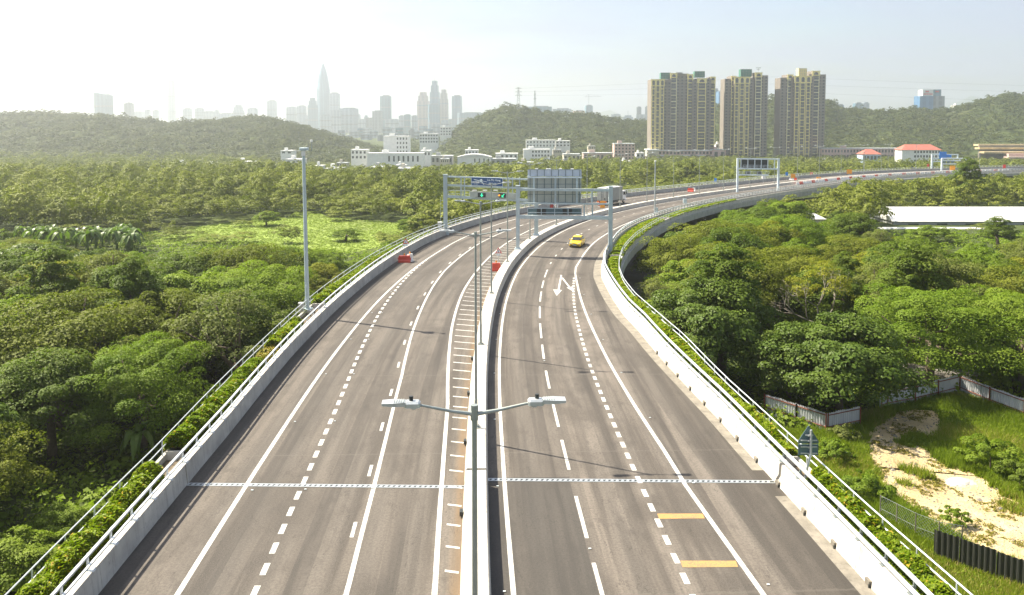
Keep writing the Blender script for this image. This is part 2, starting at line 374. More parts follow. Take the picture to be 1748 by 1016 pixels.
# long warning dashes of the right carriageway, read off one by one
def rdash(b):
    for a,c in (((1036,1045),(1016,969.5)),((1002.9,920.8),(982.3,842)),((974,808.3),(958.9,752)),((953,725.6),(945,693)),((938.6,665),(930.7,632)),((929,615.6),(926,588)),((923.8,575.3),(922,552.6)),((921.8,542.2),(921.7,523.3)),((922.2,515.4),(923.5,499)),((925.4,491.8),(928.2,478.6)),((930,472.3),(933.9,461.3))):
        sa=soff(*at(*a)[:2])[0]; sc_=soff(*at(*c)[:2])[0]
        if sc_-sa<3: sc_=sa+3.2
        line(b,R2,.17,sa,sc_,.007,1.0)
    s=80.2
    while s<420: line(b,R2,.16,s,s+1.3,.007,1.3); s+=6.0
mark('dashed_line',roadR,rdash)
def hatch(b):
    s=-18.0
    while s<150:
        a,c=LHL(s)+.35,-1.22
        w=.16
        if c-a>.2:
            p=[rp(s+w,a,.007),rp(s,a,.007),rp(s-(c-a)*.30,c,.007),rp(s-(c-a)*.30+w,c,.007)]
            b.quad(p[0],p[1],p[2],p[3])
        s+=1.9
mark('hatching',roadL,hatch)
def yb(b,q):
    b.quad(*[at(x,y,.008) for x,y in q])
mark('yellow_bar',roadR,lambda b:yb(b,[(1125,885.7),(1203,885),(1199.7,876.8),(1121.9,876.8)]),'yellow_mark')
mark('yellow_bar',roadR,lambda b:yb(b,[(1165,968.4),(1260,967.8),(1255.9,957.2),(1161,957.2)]),'yellow_mark')
def arrow(b):
    for poly in ([(498,283),(507,286),(492,366),(482,364)],[(457,362),(506,366),(477,397)],[(505,303),(510,297),(553,352),(547,357)],[(530,352),(563,347),(573,377)]):
        b.add([at(800+x/3.175,380+y/3.175,.009) for x,y in poly],[tuple(range(len(poly)))])
mark('arrow_marking',roadR,arrow)
# road studs
for par,f,offs in ((roadL,LEL,.45),(roadL,LSD,.25),(roadL,LML,-.05),(roadR,R2,.0),(roadR,R4,.45),(roadR,R1,-.35)):
    for k in range(9):
        s=-2+k*9.1+(3 if f is R2 else 0)
        if f is LSD and s>75: continue
        b=MB(); p=rp(s,f(s)+offs,.0); b.box(p+Vector((0,0,.012)),(.13,.11,.024),-heading(s),0); b.box(p+Vector((0,-.01,.032)),(.11,.05,.016),-heading(s),1)
        b.build('road_stud',[M['concrete_old'],M['sign_white']],par)
# gutter strip on the right
def gut(b):
    for a,c in ((-25,14.6),(17.6,118)):
        sheet(b,lambda s:RPB(s)-(.62 if s<30 else .62+min(.3,(s-30)*.012)),lambda s:RPB(s)+.02,a,c,.005,2)
mark('gutter',roadR,gut,'concrete_old')
# expansion joint: steel comb across both carriageways
def joint(par,a,c):
    pa,pc=rp(17,a,.0),rp(16.2,c,.0); d=(pc-pa); L=d.length; d.normalize(); n=Vector((-d.y,d.x,0))
    b=MB(); 
    for sgn in (-1,1): b.bar(pa+n*.125*sgn+Vector((0,0,.004)),pc+n*.125*sgn+Vector((0,0,.004)),.06,.016)
    k=0.0
    while k<L-.2:
        q=pa+d*k
        b.bar(q-n*.10+Vector((0,0,.006)),q+n*.08+d*.09+Vector((0,0,.006)),.13,.012); k+=.26
    o=b.build('expansion_joint',M['galv'],par)
    b=MB(); b.bar(pa+Vector((0,0,.002)),pc+Vector((0,0,.002)),.34,.004); b.build('joint_gap',M['dark'],par)
joint(roadL,LPB(17),-1.1); joint(roadR,.0,RPB(16.2))
M['metal_joint']=M['galv']

# ================================================================== BARRIERS
def barrier(name,label,cat): return thing(name,label,cat,tuple(rp(-20,0,0)))
med=thing('median_barrier','long pale concrete barrier with a flat top dividing the two carriageways','median barrier',tuple(rp(0,-.5,0)))
b=MB()
def medprof(s): return [(-1.14,.0),(-1.08,.25),(-1.03,.76),(-1.0,.80),(-.07,.80),(-.03,.76),(.0,.25),(.05,.0)]
joints=[S0,16.35]+[17.0+i*19. for i in range(24)]
sweep(b,medprof,S0,16.3,2); 
x=16.55
while x<S1-1:
    e=min(x+12.0,S1); sweep(b,medprof,x,e-.03,2); x=e
b.build('wall',M['concrete_white'],med)
b=MB(); p=rp(18.2,-.5,.803); b.box(p,(.9,.5,.012),-heading(18)); b.build('cover_plate',M['galv'],med)
for s in (5,13.2,21.5,29.7,37.6,45.5,53.5):
    b=MB(); p=rp(s,-1.2,.18); b.box(p,(.16,.34,.2),-heading(s)); b.build('scupper',M['dark'],med)
# left parapet with twin rail
lp=thing('parapet_wall','grey concrete edge wall with twin steel rails along the left carriageway','parapet',tuple(rp(0,LPB(0),0)))
b=MB()
def lprof(s):
    o=LPB(s); return [(o+.02,0),(o-.02,.35),(o-.08,.98),(o-.12,1.0),(o-.46,1.0),(o-.50,.96),(o-.50,-.05),(o,-.05)]
x=S0
while x<S1-1:
    e=17.0 if x<17<x+9.5 else min(x+9.5,S1); sweep(b,lprof,x+(.12 if abs(x-17)<.01 else 0),e-.025,2); x=e
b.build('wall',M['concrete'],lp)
def rails(root,f,zs,w,h,s0,s1,name='rail'):
    for z in zs:
        b=MB(); sweep(b,lambda s:[(f(s)-w/2,z-h/2),(f(s)+w/2,z-h/2),(f(s)+w/2,z+h/2),(f(s)-w/2,z+h/2)],s0,s1,2); b.build(name,M['rail'],root)
rails(lp,lambda s:LPB(s)-.16,(1.28,),.09,.07,S0,S1); rails(lp,lambda s:LPB(s)-.20,(1.68,),.11,.08,S0,S1)
def lpost(s):
    b=MB(); o=LPB(s); hd=-heading(s)
    b.box(rp(s,o-.20,1.012),(.36,.22,.025),hd); b.bar(rp(s,o-.30,1.0),rp(s,o-.26,1.70),.10,.05); b.bar(rp(s,o-.28,1.28),rp(s,o-.16,1.28),.06,.06)
    b.box(rp(s,o-.13,1.04),(.17,.30,.06),hd)
    return b
s=-12.0; i=0
while s<150:
    b=MB(); b.v=[]; p0,p1=rp(s+.11,LPB(s+.1)-.20,1.02),rp(s+1.83,LPB(s+1.8)-.20,1.02); b.bar(p0,p1,.30,.05); b.build('coping',M['concrete_white'],lp)
    lpost(s).build('rail_post',M['rail'],lp); s+=1.95; i+=1
b=MB()
while s<S1-2: b.v and None; q=lpost(s); b.add(q.v,q.f); s+=1.95
tag(b.build('rail_post',M['rail'],lp),kind='stuff')
# right parapet
rpw=thing('parapet_wall','white concrete edge wall with twin rails along the right carriageway and gutter','parapet',tuple(rp(0,RPB(0),0)))
b=MB()
def rprof(s):
    o=RPB(s); return [(o-.02,0),(o+.04,.22),(o+.16,.42),(o+.20,.97),(o+.23,1.0),(o+.52,1.0),(o+.55,.97),(o+.55,-.05),(o,-.05)]
x=S0
while x<S1-1:
    e=15.9 if x<15.9<x+9.5 else min(x+9.5,S1); sweep(b,rprof,x+(.25 if abs(x-15.9)<.01 else 0),e-.025,2); x=e
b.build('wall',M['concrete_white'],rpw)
rails(rpw,lambda s:RPB(s)+.27,(1.26,),.12,.12,S0,S1); rails(rpw,lambda s:RPB(s)+.42,(1.60,),.12,.12,S0,S1)
def rpost(s):
    b=MB(); o=RPB(s); hd=-heading(s)
    b.box(rp(s,o+.38,1.012),(.28,.22,.025),hd); b.bar(rp(s,o+.48,1.0),rp(s,o+.48,1.64),.10,.05); b.bar(rp(s,o+.48,1.26),rp(s,o+.28,1.26),.06,.08); return b
s=-11.0
while s<150: rpost(s).build('rail_post',M['post'],rpw); s+=1.95
b=MB()
while s<S1-2: q=rpost(s); b.add(q.v,q.f); s+=1.95
tag(b.build('rail_post',M['post'],rpw),kind='stuff')
for k in range(14):
    s=1+k*2.95; b=MB(); b.box(rp(s,RPB(s)+.03,.13),(.20,.34,.22),-heading(s)); b.build('scupper',M['concrete_old'],rpw)
    b=MB(); b.box(rp(s-.18,RPB(s)-.02,.07),(.16,.05,.13),-heading(s)); b.build('scupper',M['dark'],rpw)

# planters outside the parapets
def planter(side,label):
    f=LOUT if side<0 else ROUT; g=(lambda s:LPB(s)-.50) if side<0 else (lambda s:RPB(s)+.55)
    root=thing('planter',label,'planter',tuple(rp(0,f(0),0)))
    t=.18*(-side)   # towards the road
    def op(s):
        o=f(s); q=[(o-side*0-t*0,-1.3),(o+t,-1.3),(o+t,.75),(o,.75)]
        return q if side<0 else [(o+t,-1.3),(o,-1.3),(o,.75),(o+t,.75)]
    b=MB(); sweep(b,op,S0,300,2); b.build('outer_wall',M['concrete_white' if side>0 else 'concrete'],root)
    def iw(s):
        o=g(s)+side*.42; a=(o,o+.14) if True else 0
        return [(a[0],.0),(a[1],.0),(a[1],.62),(a[0],.62)]
    b=MB(); sweep(b,iw,S0,150,2); b.build('inner_wall',M['concrete_old'],root)
    b=MB()
    lo=(lambda s:min(f(s)+t,g(s)+side*.42)); hi=(lambda s:max(f(s)+t,g(s)+side*.42))
    sheet(b,lo,hi,S0,300,.42,2); b.build('soil',M['soil'],root)
    b=MB(); sheet(b,lambda s:min(g(s)+side*.45,g(s)-side*.02),lambda s:max(g(s)+side*.45,g(s)-side*.02),S0,300,.02,2); b.build('walkway',M['concrete_old'],root)
    for z in ((1.18,1.60) if side<0 else (1.22,1.58)):
        b=MB(); pts=[rp(s,f(s)+t*.5,z) for s in srange(S0,300,2.5)]; b.tube(pts,.035,6); b.build('rail',M['rail'],root)
    s=-12.5; 
    while s<135:
        b=MB(); b.tube([rp(s,f(s)+t*.5,.7),rp(s,f(s)+t*.5,1.6)],.03,6); b.build('rail_post',M['rail'],root); s+=2.4
    return root,f,g,t
LPL=planter(-1,'concrete planter trough with thin handrails outside the left edge wall')
RPL=planter(1,'white concrete planter trough with thin handrails outside the right edge wall')
def endwall(P,side,s):
    root,f,g,t=P; b=MB(); a=rp(s,f(s)+t,.3); c=rp(s,g(s)+side*.42,.3); b.bar(a,c,.16,1.15); b.build('end_wall',M['concrete_white'],root)
for s in (16.4,19.0,45.6,52.6,100.5): endwall(LPL,-1,s)
for s in (14.6,17.2,80.5,83.2,131,134): endwall(RPL,1,s)
def hedge(P,side,s0,s1,label,mt,dens=520,h=.75,L=.15,seed=1,dry=0.):
    root,f,g,t=P; rng=np.random.default_rng(seed); n=int((s1-s0)*dens)
    ss=rng.uniform(s0,s1,n); u=rng.uniform(0,1,n)
    kn=np.arange(s0-1,s1+1,.45); k1=rng.uniform(.62,1.15,len(kn)); k2=rng.uniform(.62,1.15,len(kn)); k3=np.interp(ss,np.arange(s0-5,s1+5,3.1),rng.uniform(.72,1.12,len(np.arange(s0-5,s1+5,3.1))))
    lump=(np.interp(ss,kn,k1)*(1-u)+np.interp(ss+.2,kn,k2)*u)*k3
    out=[]; nn=[]
    for k in range(n):
        s=ss[k]; a=f(s)+t*.6+side*.12; c=g(s)+side*.30; o=a+(c-a)*u[k]
        hh=max(.08,h*(.35+.65*math.sin(math.pi*min(.97,max(.06,u[k])))**.5)*max(.15,min(1.15,lump[k])))
        z=.45+hh*rng.uniform(.25,1.0)**.6
        out.append(rp(s,o,z)); nn.append((rng.normal()*.55-.25,rng.normal()*.55+.2,1.25))
    v=leaf_quads(np.array(out),np.array(nn),L*1.25*rng.uniform(.7,1.5,n),L*.95*rng.uniform(.7,1.3,n),rng)
    o=np_mesh('hedge',v,4,M[mt],tint=np.clip(rng.uniform(0,.93,n)+(lump<.5)*dry+(rng.uniform(0,1,n)<.04),0,1))
    c=rp((s0+s1)/2,f((s0+s1)/2),0)
    return tag(o,label,'hedge','clipped hedges in the roadside planters')
hedge(LPL,-1,-14,16.2,'dense bright green hedge in the left planter, in front of the expansion joint','hedge',2300,1.25,.16,1)
hedge(LPL,-1,19.2,34.5,'bright green hedge in the left planter just beyond the expansion joint gap','hedge',1900,1.25,.17,2)
hedge(LPL,-1,34.5,38.5,'short dry yellowed stretch of hedge in the left planter','hedge_dry',380,.6,.17,3)
hedge(LPL,-1,38.5,45.4,'yellow green hedge in the left planter ending just before the tall camera mast','hedge',1000,1.1,.18,4)
hedge(LPL,-1,52.8,84,'long green hedge in the left planter beginning behind the tall camera mast','hedge',520,1.05,.21,5)
hedge(LPL,-1,84,100,'hedge in the left planter in front of the far left gantry leg','hedge',260,.8,.24,6)
hedge(RPL,1,-12,14.4,'patchy low green hedge in the right planter in front of the sign post','hedge',1300,1.05,.16,7,.15)
hedge(RPL,1,17.4,80.3,'long narrow hedge in the right planter curving beyond the sign post','hedge',800,1.0,.19,8,.15)
hedge(RPL,1,83.4,130,'bright hedge in the right planter beyond the gantry leg on the bend','hedge',260,.85,.26,9)
hedge(RPL,1,134.5,185,'low scrubby hedge on the far right edge of the viaduct','hedge',110,.6,.3,10,.2)
# viaduct piers
def pier(s,lab):
    r=thing('viaduct_pier',lab,'pier',tuple(rp(s,-1,-9)),'piers under the viaduct')
    b=MB(); hd=-heading(s); zr=rp(s).z
    for o in (-9.5,7.0):
        b=MB(); b.cbox(rp(s,o,-6.3),(2.2,1.6,7.6),.2,hd); b.build('column',M['concrete_old'],r)
    b=MB(); b.cbox(rp(s,-1,-2.95),(22,1.8,.9),.15,hd); b.build('crosshead',M['concrete_old'],r)
for s,l in ((72,'concrete pier in deep shade under the right bend of the viaduct'),(104,'concrete pier under the viaduct beside the big roadside trees'),(140,'concrete pier under the viaduct beyond the bend'),(176,'far concrete pier under the viaduct behind trees')): pier(s,l)
# ================================================================== STREET LAMPS (double-armed, on the median)
def lamp_proto(label):
    r=thing('street_lamp',label,'street lamp',(0,0,0),'double-armed lamps along the median')
    b=MB(); b.box((0,0,.03),(.42,.42,.05)); b.tube([(0,0,.05),(0,0,1.6),(0,0,1.62),(0,0,11.0)],[.095,.09,.076,.056],10)
    b.tube([(0,0,10.75),(0,0,11.08)],[.085,.085],10); b.build('pole',M['post'],r)
    for i in range(4): b=MB(); b.box(((-1)**i*.15,(-1)**(i//2)*.15,.08),(.05,.05,.08)); b.build('base_bolt',M['dark'],r)
    for sg in (-1,1):
        b=MB(); b.tube([(sg*.05,0,10.88),(sg*.5,0,10.95),(sg*1.1,0,11.08),(sg*1.28,0,11.11)],[.05,.038,.03,.03],8); b.build('arm',M['post'],r)
        h=MB(); h.cbox((sg*1.33,0,11.13),(.34,.24,.13),.04); hd=h.build('lamp_head',M['galv'],r)
        g=MB(); g.loft([[(sg*1.48,-.10,11.10),(sg*1.48,.10,11.10),(sg*1.48,.10,11.19),(sg*1.48,-.10,11.19)],[(sg*1.72,-.15,11.11),(sg*1.72,.15,11.11),(sg*1.72,.15,11.19),(sg*1.72,-.15,11.19)],[(sg*1.98,-.13,11.13),(sg*1.98,.13,11.13),(sg*1.98,.13,11.18),(sg*1.98,-.13,11.18)]]); g.build('diffuser',M['galv'],hd)
        g=MB()
        for k in range(5): g.box((sg*(1.52+k*.05),0,11.195),(.012,.2,.03))
        g.build('cooling_fins',M['panelback'],hd)
        g=MB(); g.tube([(sg*1.36,.02,11.19),(sg*1.36,.02,11.29)],[.045,.045],10); g.build('photocell',M['dark'],hd)
        g=MB(); g.box((sg*1.3,-.02,11.045),(.10,.08,.05)); g.build('bracket',M['galv'],hd)
    return r
ordn=['first','second','third','fourth','fifth','sixth','seventh','eighth','ninth','tenth','eleventh','twelfth','thirteenth','fourteenth','fifteenth','sixteenth','seventeenth','eighteenth','nineteenth','twentieth','21st','22nd']
LS=[-5.8,22.0,39.2,58,76.5,96,115,134,153,168,183,198,213,231,249,267,285,303,321,340]
l0=lamp_proto('double-armed grey street lamp in the foreground, its arms spread wide over both carriageways')
for i,s in enumerate(LS):
    p=rp(s,-.60,.80); rz=-heading(s)
    if i==0: l0.location=p; l0.rotation_euler=(0,0,rz)
    else: dup(l0,p,rz,'double-armed street lamp on the median, %s one counted from the front'%ordn[i])
# lamps on far left edge of the road
def side_lamp(label,px,pyb,ptop):
    p=at(px,pyb,.4); D=p.y; top=atY(px,ptop,D).z
    r=thing('street_lamp',label,'street lamp',tuple(p)); b=MB(); b.tube([p,Vector((p.x,p.y,top))],[.10,.07],8); b.build('pole',M['post'],r)
    b=MB(); b.box((p.x+.5,p.y,top),(1.3,.25,.12)); b.build('lamp_head',M['galv'],r)
side_lamp('tall single street lamp beside the blue direction sign far up the road',1563,290,247)
side_lamp('thin street lamp far up the road, left of the red-roofed pavilion',1475,294,259)
side_lamp('thin street lamp far up the road behind the red-roofed pavilion',1504,293,262)
side_lamp('thin street lamp at the far end of the road under the hillside terraces',1672,289,260)
# cctv pole on the right planter
p=at(1117.5,371,.6); top=atY(1117.5,275,p.y).z
r=thing('camera_pole','tall plain steel pole with a grey cabinet on the outer side of the right bend','pole',tuple(p))
b=MB(); b.box(p+Vector((0,0,.1)),(1.6,1.2,.5)); b.build('plinth',M['concrete'],r)
b=MB(); b.tube([p,Vector((p.x,p.y,top))],[.16,.10],10); b.build('pole',M['galv'],r)
b=MB(); b.cbox(p+Vector((.35,-.1,1.35)),(.42,.35,.9),.04); b.build('cabinet',M['gantry'],r)
b=MB(); b.box((p.x,p.y-.2,top),(.25,.5,.25)); b.build('camera',M['white'],r)
p=at(1169,352,1.0); r=thing('detector_box','small grey-green box on a short post behind the rail of the right bend','detector',tuple(p))
b=MB(); b.tube([p-Vector((0,0,.6)),p+Vector((0,0,.6))],.05,6); b.build('post',M['galv'],r)
b=MB(); b.cbox(p+Vector((0,0,1.05)),(.75,.5,.95),.06); b.build('cabinet',M['gantry'],r)

# ================================================================== TALL CAMERA MAST (left)
p=at(525,535,.3); D=p.y; top=atY(522,266,D).z
r=thing('camera_mast','very tall tapered steel mast with a platform head beside the left planter','mast',tuple(p))
b=MB(); b.cbox(p+Vector((0,0,.05)),(1.0,1.0,.7),.06); b.build('plinth',M['concrete_white'],r)
q=Vector((p.x-.12,p.y,top)); b=MB(); b.tube([p+Vector((0,0,.4)),p+Vector((-.06,0,7)),q],[.20,.175,.145],14); b.box(p+Vector((0,0,.43)),(.8,.8,.06)); b.build('pole',M['gantry'],r)
b=MB(); b.cbox(q+Vector((.05,0,.62)),(.74,.66,.26),.05); b.build('head_box',M['gantry'],r)
b=MB(); b.box(q+Vector((.0,-.1,.22)),(.30,.3,.44)); b.box(q+Vector((-.42,0,.45)),(.3,.1,.05)); b.build('bracket',M['white'],r)
b=MB(); b.tube([q+Vector((-.38,0,.8)),q+Vector((-.40,0,2.2))],.02,5); b.build('lightning_rod',M['post'],r)
b=MB(); b.tube([q+Vector((.75,0,.4)),q+Vector((.75,0,1.3))],.05,8); b.box(q+Vector((.62,0,.5)),(.3,.06,.06)); b.build('camera_pole',M['post'],r)
b=MB(); b.cbox(q+Vector((.75,-.05,1.36)),(.18,.3,.2),.03); b.build('camera',M['white'],r)
p=at(514.5,533,.5); r=thing('equipment_cabinet','small pale metal cabinet standing left of the tall mast base','cabinet',tuple(p))
b=MB(); b.cbox(p+Vector((0,0,.42)),(.40,.35,.85),.04); b.build('body',M['concrete_white'],r)
b=MB(); b.box(p+Vector((0,0,.87)),(.48,.42,.04)); b.build('roof',M['white'],r)
b=MB(); b.tube([p+Vector((.3,0,0)),p+Vector((.3,0,1.3))],.025,6); b.build('conduit',M['galv'],r)

# ================================================================== GANTRIES
def leg(b,base,top,w,gus=True):
    b.bar(base,Vector((base.x,base.y,top)),w,w,up=(0,1,0))
def ladder(root,x,y,z0,z1,dx=-.45):
    b=MB(); z=z0
    while z<z1: b.tube([(x+dx,y,z),(x,y,z)],.02,5); z+=.55
    b.tube([(x+dx,y,z0),(x+dx,y,z1)],.018,5); b.build('ladder',M['gantry'],root)
# gantry over the right carriageway, seen from behind its sign
Lb=at(884,425.7,.8); Y0=Lb.y; Xl=Lb.x; ztop=atY(884,318,Y0).z
Yr=108.3; Xr=atY(1042.5,330,Yr).x
def gz(y,Y=Y0): return atY(884,y,Y).z
g=thing('sign_gantry','grey steel portal gantry over the right carriageway carrying a big sign seen from behind','gantry',tuple(Lb))
b=MB(); b.bar(Lb,Vector((Xl,Y0,ztop)),.50,.50,up=(0,1,0)); b.box(Lb+Vector((0,0,.12)),(.9,.9,.24),top=.7); b.box((Xl,Y0,ztop+.05),(.6,.6,.1)); b.build('leg',M['gantry'],g)
b=MB(); b.bar(Vector((Xr,Yr,-1.4)),Vector((Xr,Yr,ztop)),.52,.52,up=(0,1,0)); b.box((Xr,Yr,ztop+.05),(.62,.62,.1)); b.box((Xr,Yr,-.4),(.95,.95,2.0)); b.build('leg',M['gantry'],g)
def beam(root,xa,ya,xb,yb,z,w,h,name='beam',mt='gantry'):
    b=MB(); b.bar((xa,ya,z),(xb,yb,z),w,h); return b.build(name,M[mt],root)
Xe=Xr-.2
beam(g,Xl+.2,Y0,Xe,Yr,gz(323.6),.34,.34); beam(g,Xl+.2,Y0,Xe,Yr,gz(347),.26,.22); beam(g,Xl+.2,Y0,Xe,Yr,gz(370.3),.5,.46)
for xp in (1011,997):
    b=MB(); X=atY(xp,340,Y0).x; b.bar((X,Y0-.3,gz(347)),(X,Y0-.3,gz(368)),.2,.2,up=(0,1,0)); b.build('strut',M['gantry'],g)
X=atY(1010.5,340,Y0).x; b=MB(); b.bar((X,Y0,gz(326)),(X,Y0,gz(346)),.22,.22,up=(0,1,0)); b.build('strut',M['gantry'],g)
x0,x1=atY(900.7,340,Y0+.45).x,atY(992.3,340,Y0+.45).x; zt,zb=gz(289,Y0+.45),gz(346.6,Y0+.45)
ys=Y0+.45
b=MB(); b.box(((x0+x1)/2,ys,(zt-1.0+zb)/2),(x1-x0,.06,zt-1.0-zb)); sp=b.build('sign_panel',M['panelback'],g)
b=MB(); b.box(((x0+x1)/2,ys,zt-.48),(x1-x0,.06,.92)); b.build('sign_panel',M['panelstrip'],g)
W=x1-x0
b=MB()
for k in range(8): b.box((x0+W*(k+.35)/7.6,ys-.07,(zt+zb)/2),(.06,.08,zt-zb-.05))
for z in (zb+.08,zb+1.15,zb+2.55,zt-.06): b.box(((x0+x1)/2,ys-.05,z),(W,.05,.05))
b.build('stiffener',M['tealback'],sp)
b=MB()
for k in range(3): b.box((x0+W*(.115+.40*k),ys-.22,(zt-1.0+zb)/2),(.26,.18,zt-1.0-zb-.1))
b.build('mounting_post',M['gantry'],sp)
beam(g,x0-.05,ys-.25,x1+.05,ys-.25,zt-1.08,.22,.2,'cross_rail','gantry_white')
for k in range(4):
    b=MB(); b.box((x0+W*(.17+.22*k),ys+.35,zt+.02),(.35+.3*(k==1),.3,.12)); b.build('sign_light',M['white'],g)
# walkway and lane control signs below
zs0,zs1=gz(367.3),gz(355.5)
b=MB(); b.box(((x0+x1)/2,ys-.05,(zs0+zs1)/2),(W,.12,zs1-zs0)); pn=b.build('signal_panel',M['tealback'],g)
for fx in (.21,.305,.69,.79):
    b=MB(); b.box((x0+W*fx,ys-.14,(zs0+zs1)/2),(.55,.1,zs1-zs0-.15)); b.build('signal_housing',M['dark'],pn)
b=MB()
for z in (zs1,(zs0+zs1)/2-.1): b.bar((x0-.05,Y0-.3,z),(x1+.05,Y0-.3,z),.06,.05)
for k in range(5): b.bar((x0+W*k/4,Y0-.3,zs0-.2),(x0+W*k/4,Y0-.3,zs1),.06,.06,up=(0,1,0))
b.build('guard_rail',M['gantry_white'],g)
ladder(g,Xr+.72,Yr,-.3,3.6)
for k,zz in enumerate(np.arange(-.3,4,.9)):
    b=MB(); b.bar((Xr+.2,Yr,zz),(Xr+.85,Yr,zz),.04,.04); b.build('ladder_bracket',M['gantry'],g)
# gantry over the left carriageway with the blue sign and lane signals
Rb=at(915.4,401.8,.8); Y1=Rb.y; Y2=130.5
lx=atY(760.5,384,Y2).x; zt2=atY(760.5,299,Y2).z
def gz2(y,X): 
    t=(X-lx)/(Rb.x-lx); return atY(800,y,Y2+(Y1-Y2)*t).z
g=thing('sign_gantry','grey steel portal gantry over the left carriageway with blue sign and green lane arrows','gantry',(lx,Y2,0))
b=MB(); b.bar((lx,Y2,-1.2),(lx,Y2,zt2),.62,.62,up=(0,1,0)); b.box((lx,Y2,zt2+.06),(.75,.75,.12)); b.box((lx,Y2,-.2),(1.1,1.0,1.8)); b.build('leg',M['gantry'],g)
b=MB(); b.bar(Rb,(Rb.x,Y1,zt2),.58,.58,up=(0,1,0)); b.box(Rb+Vector((0,0,.15)),(1.0,.9,.3),top=.7); b.build('leg',M['gantry'],g)
for yy,w,h in ((302.2,.34,.24),(316.9,.3,.26),(336.4,.45,.42)):
    z=atY(800,yy,Y2-1).z; beam(g,lx+.2,Y2,Rb.x-.2,Y1,z,w,h)
def gpt(px,y,dy=0.0):
    # point on the gantry plane
    Y=Y2
    for _ in range(8):
        X=atY(px,y,Y).x; t=(X-lx)/(Rb.x-lx); Y=Y2+(Y1-Y2)*t+dy
    return atY(px,y,Y)
for px in (787,793,868,875,887):
    a,c=gpt(px,303),gpt(px,336); b=MB(); b.bar(a,c,.18,.18,up=(0,1,0)); b.build('strut',M['gantry'],g)
gdir=Vector((Rb.x-lx,Y1-Y2,0)).normalized(); gn=Vector((gdir.y,-gdir.x,0))
def gplate(px0,px1,y0,y1,dy,t,name,mt,par):
    a,c_=gpt(px0,y0,dy),gpt(px1,y1,dy)
    mid=(a+c_)/2; wd=(Vector((c_.x-a.x,c_.y-a.y,0))).dot(gdir); ht=a.z-c_.z
    b=MB(); b.bar(mid-gdir*wd/2,mid+gdir*wd/2,t,ht); o=b.build(name,M[mt],par); return o,mid,wd,ht
sg,mid,wd,ht=gplate(804.3,858.3,302,319,-.6,.08,'direction_sign','sign_white',g)
b=MB(); b.bar(mid-gdir*(wd/2-.06)-Vector((0,.05,0)),mid+gdir*(wd/2-.06)-Vector((0,.05,0)),.03,ht-.12); b.build('sign_face',M['blue_sign'],sg)
def text_mesh(name,body,size,loc,mt,par,rx=R(90),rz=0.0,align='CENTER'):
    cu=bpy.data.curves.new(name,'FONT'); cu.body=body; cu.size=size; cu.align_x=align; cu.extrude=.008
    to=bpy.data.objects.new(name,cu); COL.objects.link(to)
    dg=bpy.context.evaluated_depsgraph_get(); me=bpy.data.meshes.new_from_object(to.evaluated_get(dg)); bpy.data.objects.remove(to)
    o=link_mesh(name,me,M[mt],par); wl=world_loc(par); o.location=Vector(loc)-wl; o.rotation_euler=(rx,0,rz); return o
rzg=math.atan2(gdir.y,gdir.x)
fr=mid+Vector((0,-.085,0))
text_mesh('sign_text','Lin Ma Hang',.46,fr+gdir*wd*.22+Vector((0,0,ht*.10)),'sign_cyan' if 'sign_cyan' in M else 'sign_white',sg,rz=rzg)
text_mesh('sign_text','\u84ee\u9ebb\u5751',.46,fr+gdir*wd*.17+Vector((0,0,-ht*.36)),'sign_white',sg,rz=rzg)
text_mesh('sign_text','1.5 km',.36,fr-gdir*wd*.37+Vector((0,0,-ht*.36)),'sign_white',sg,rz=rzg)
b=MB(); q=fr-gdir*wd*.17
def SGP(u,v): return q+gdir*u+Vector((0,-.005,v))
for poly in ([(-1.35,.22),(-1.35,.34),(-.35,.20),(-.35,.08)],[(-.3,.30),(.05,.42),(.22,.15),(-.05,-.12),(-.33,.0)],[(-.02,-.05),(.10,.05),(.50,-.42),(.34,-.50)],[(.1,.08),(.1,.16),(1.0,-.0),(1.0,-.07)]):
    b.plate([SGP(u,v) for u,v in poly],(0,-1,0),.012)
b.build('sign_symbol',M['sign_white'],sg)
sb,mid2,wd2,ht2=gplate(803,880.5,326.5,339.5,-.55,.35,'signal_panel','panelback',g)
M['green_light']=None
def emis(name,col,st):
    m,nt,bb=nm(name); bb.inputs['Base Color'].default_value=(*col,1); bb.inputs['Emission Color'].default_value=(*col,1); bb.inputs['Emission Strength'].default_value=st; return m
M['green_light']=emis('green_signal',(.05,.9,.42),.55); M['amber_light']=emis('amber_signal',(1,.35,.03),.5)
def signal(px0,px1,y0,y1,diag):
    h,m_,w_,h_=gplate(px0,px1,y0,y1,-.78,.12,'lane_signal','dark',sb)
    b=MB(); c=m_+Vector((0,-.075,0)); k=h_*.42
    P=lambda u,v: c+gdir*u+Vector((0,-.003,v))
    if not diag: polys=[[(-.08,k),(.08,k),(.08,-.2*k),(-.08,-.2*k)],[(-.9*k,.0),(-.65*k,.2*k),(0,-.5*k),(0,-k)],[(.9*k,.0),(.65*k,.2*k),(0,-.5*k),(0,-k)]]
    else: polys=[[(.8*k,k),(1.0*k,.75*k),(-.4*k,-.7*k),(-.6*k,-.5*k)],[(-.8*k,.25*k),(-.55*k,.25*k),(-.55*k,-.95*k),(-.8*k,-.95*k)],[(-.8*k,-.95*k),(-.8*k,-.68*k),(.5*k,-.68*k),(.5*k,-.95*k)]]
    for pl in polys: b.plate([P(u+(.12 if diag else 0),v) for u,v in pl],(0,-1,0),.015)
    b.build('signal_arrow',M['green_light'],sb)
    if diag:
        b=MB(); b.plate([P(-.72,.03),(P(-.45,.17)),P(-.36,.0),P(-.45,-.15),P(-.72,-.1)],(0,-1,0),.015); b.build('signal_arrow',M['amber_light'],sb)
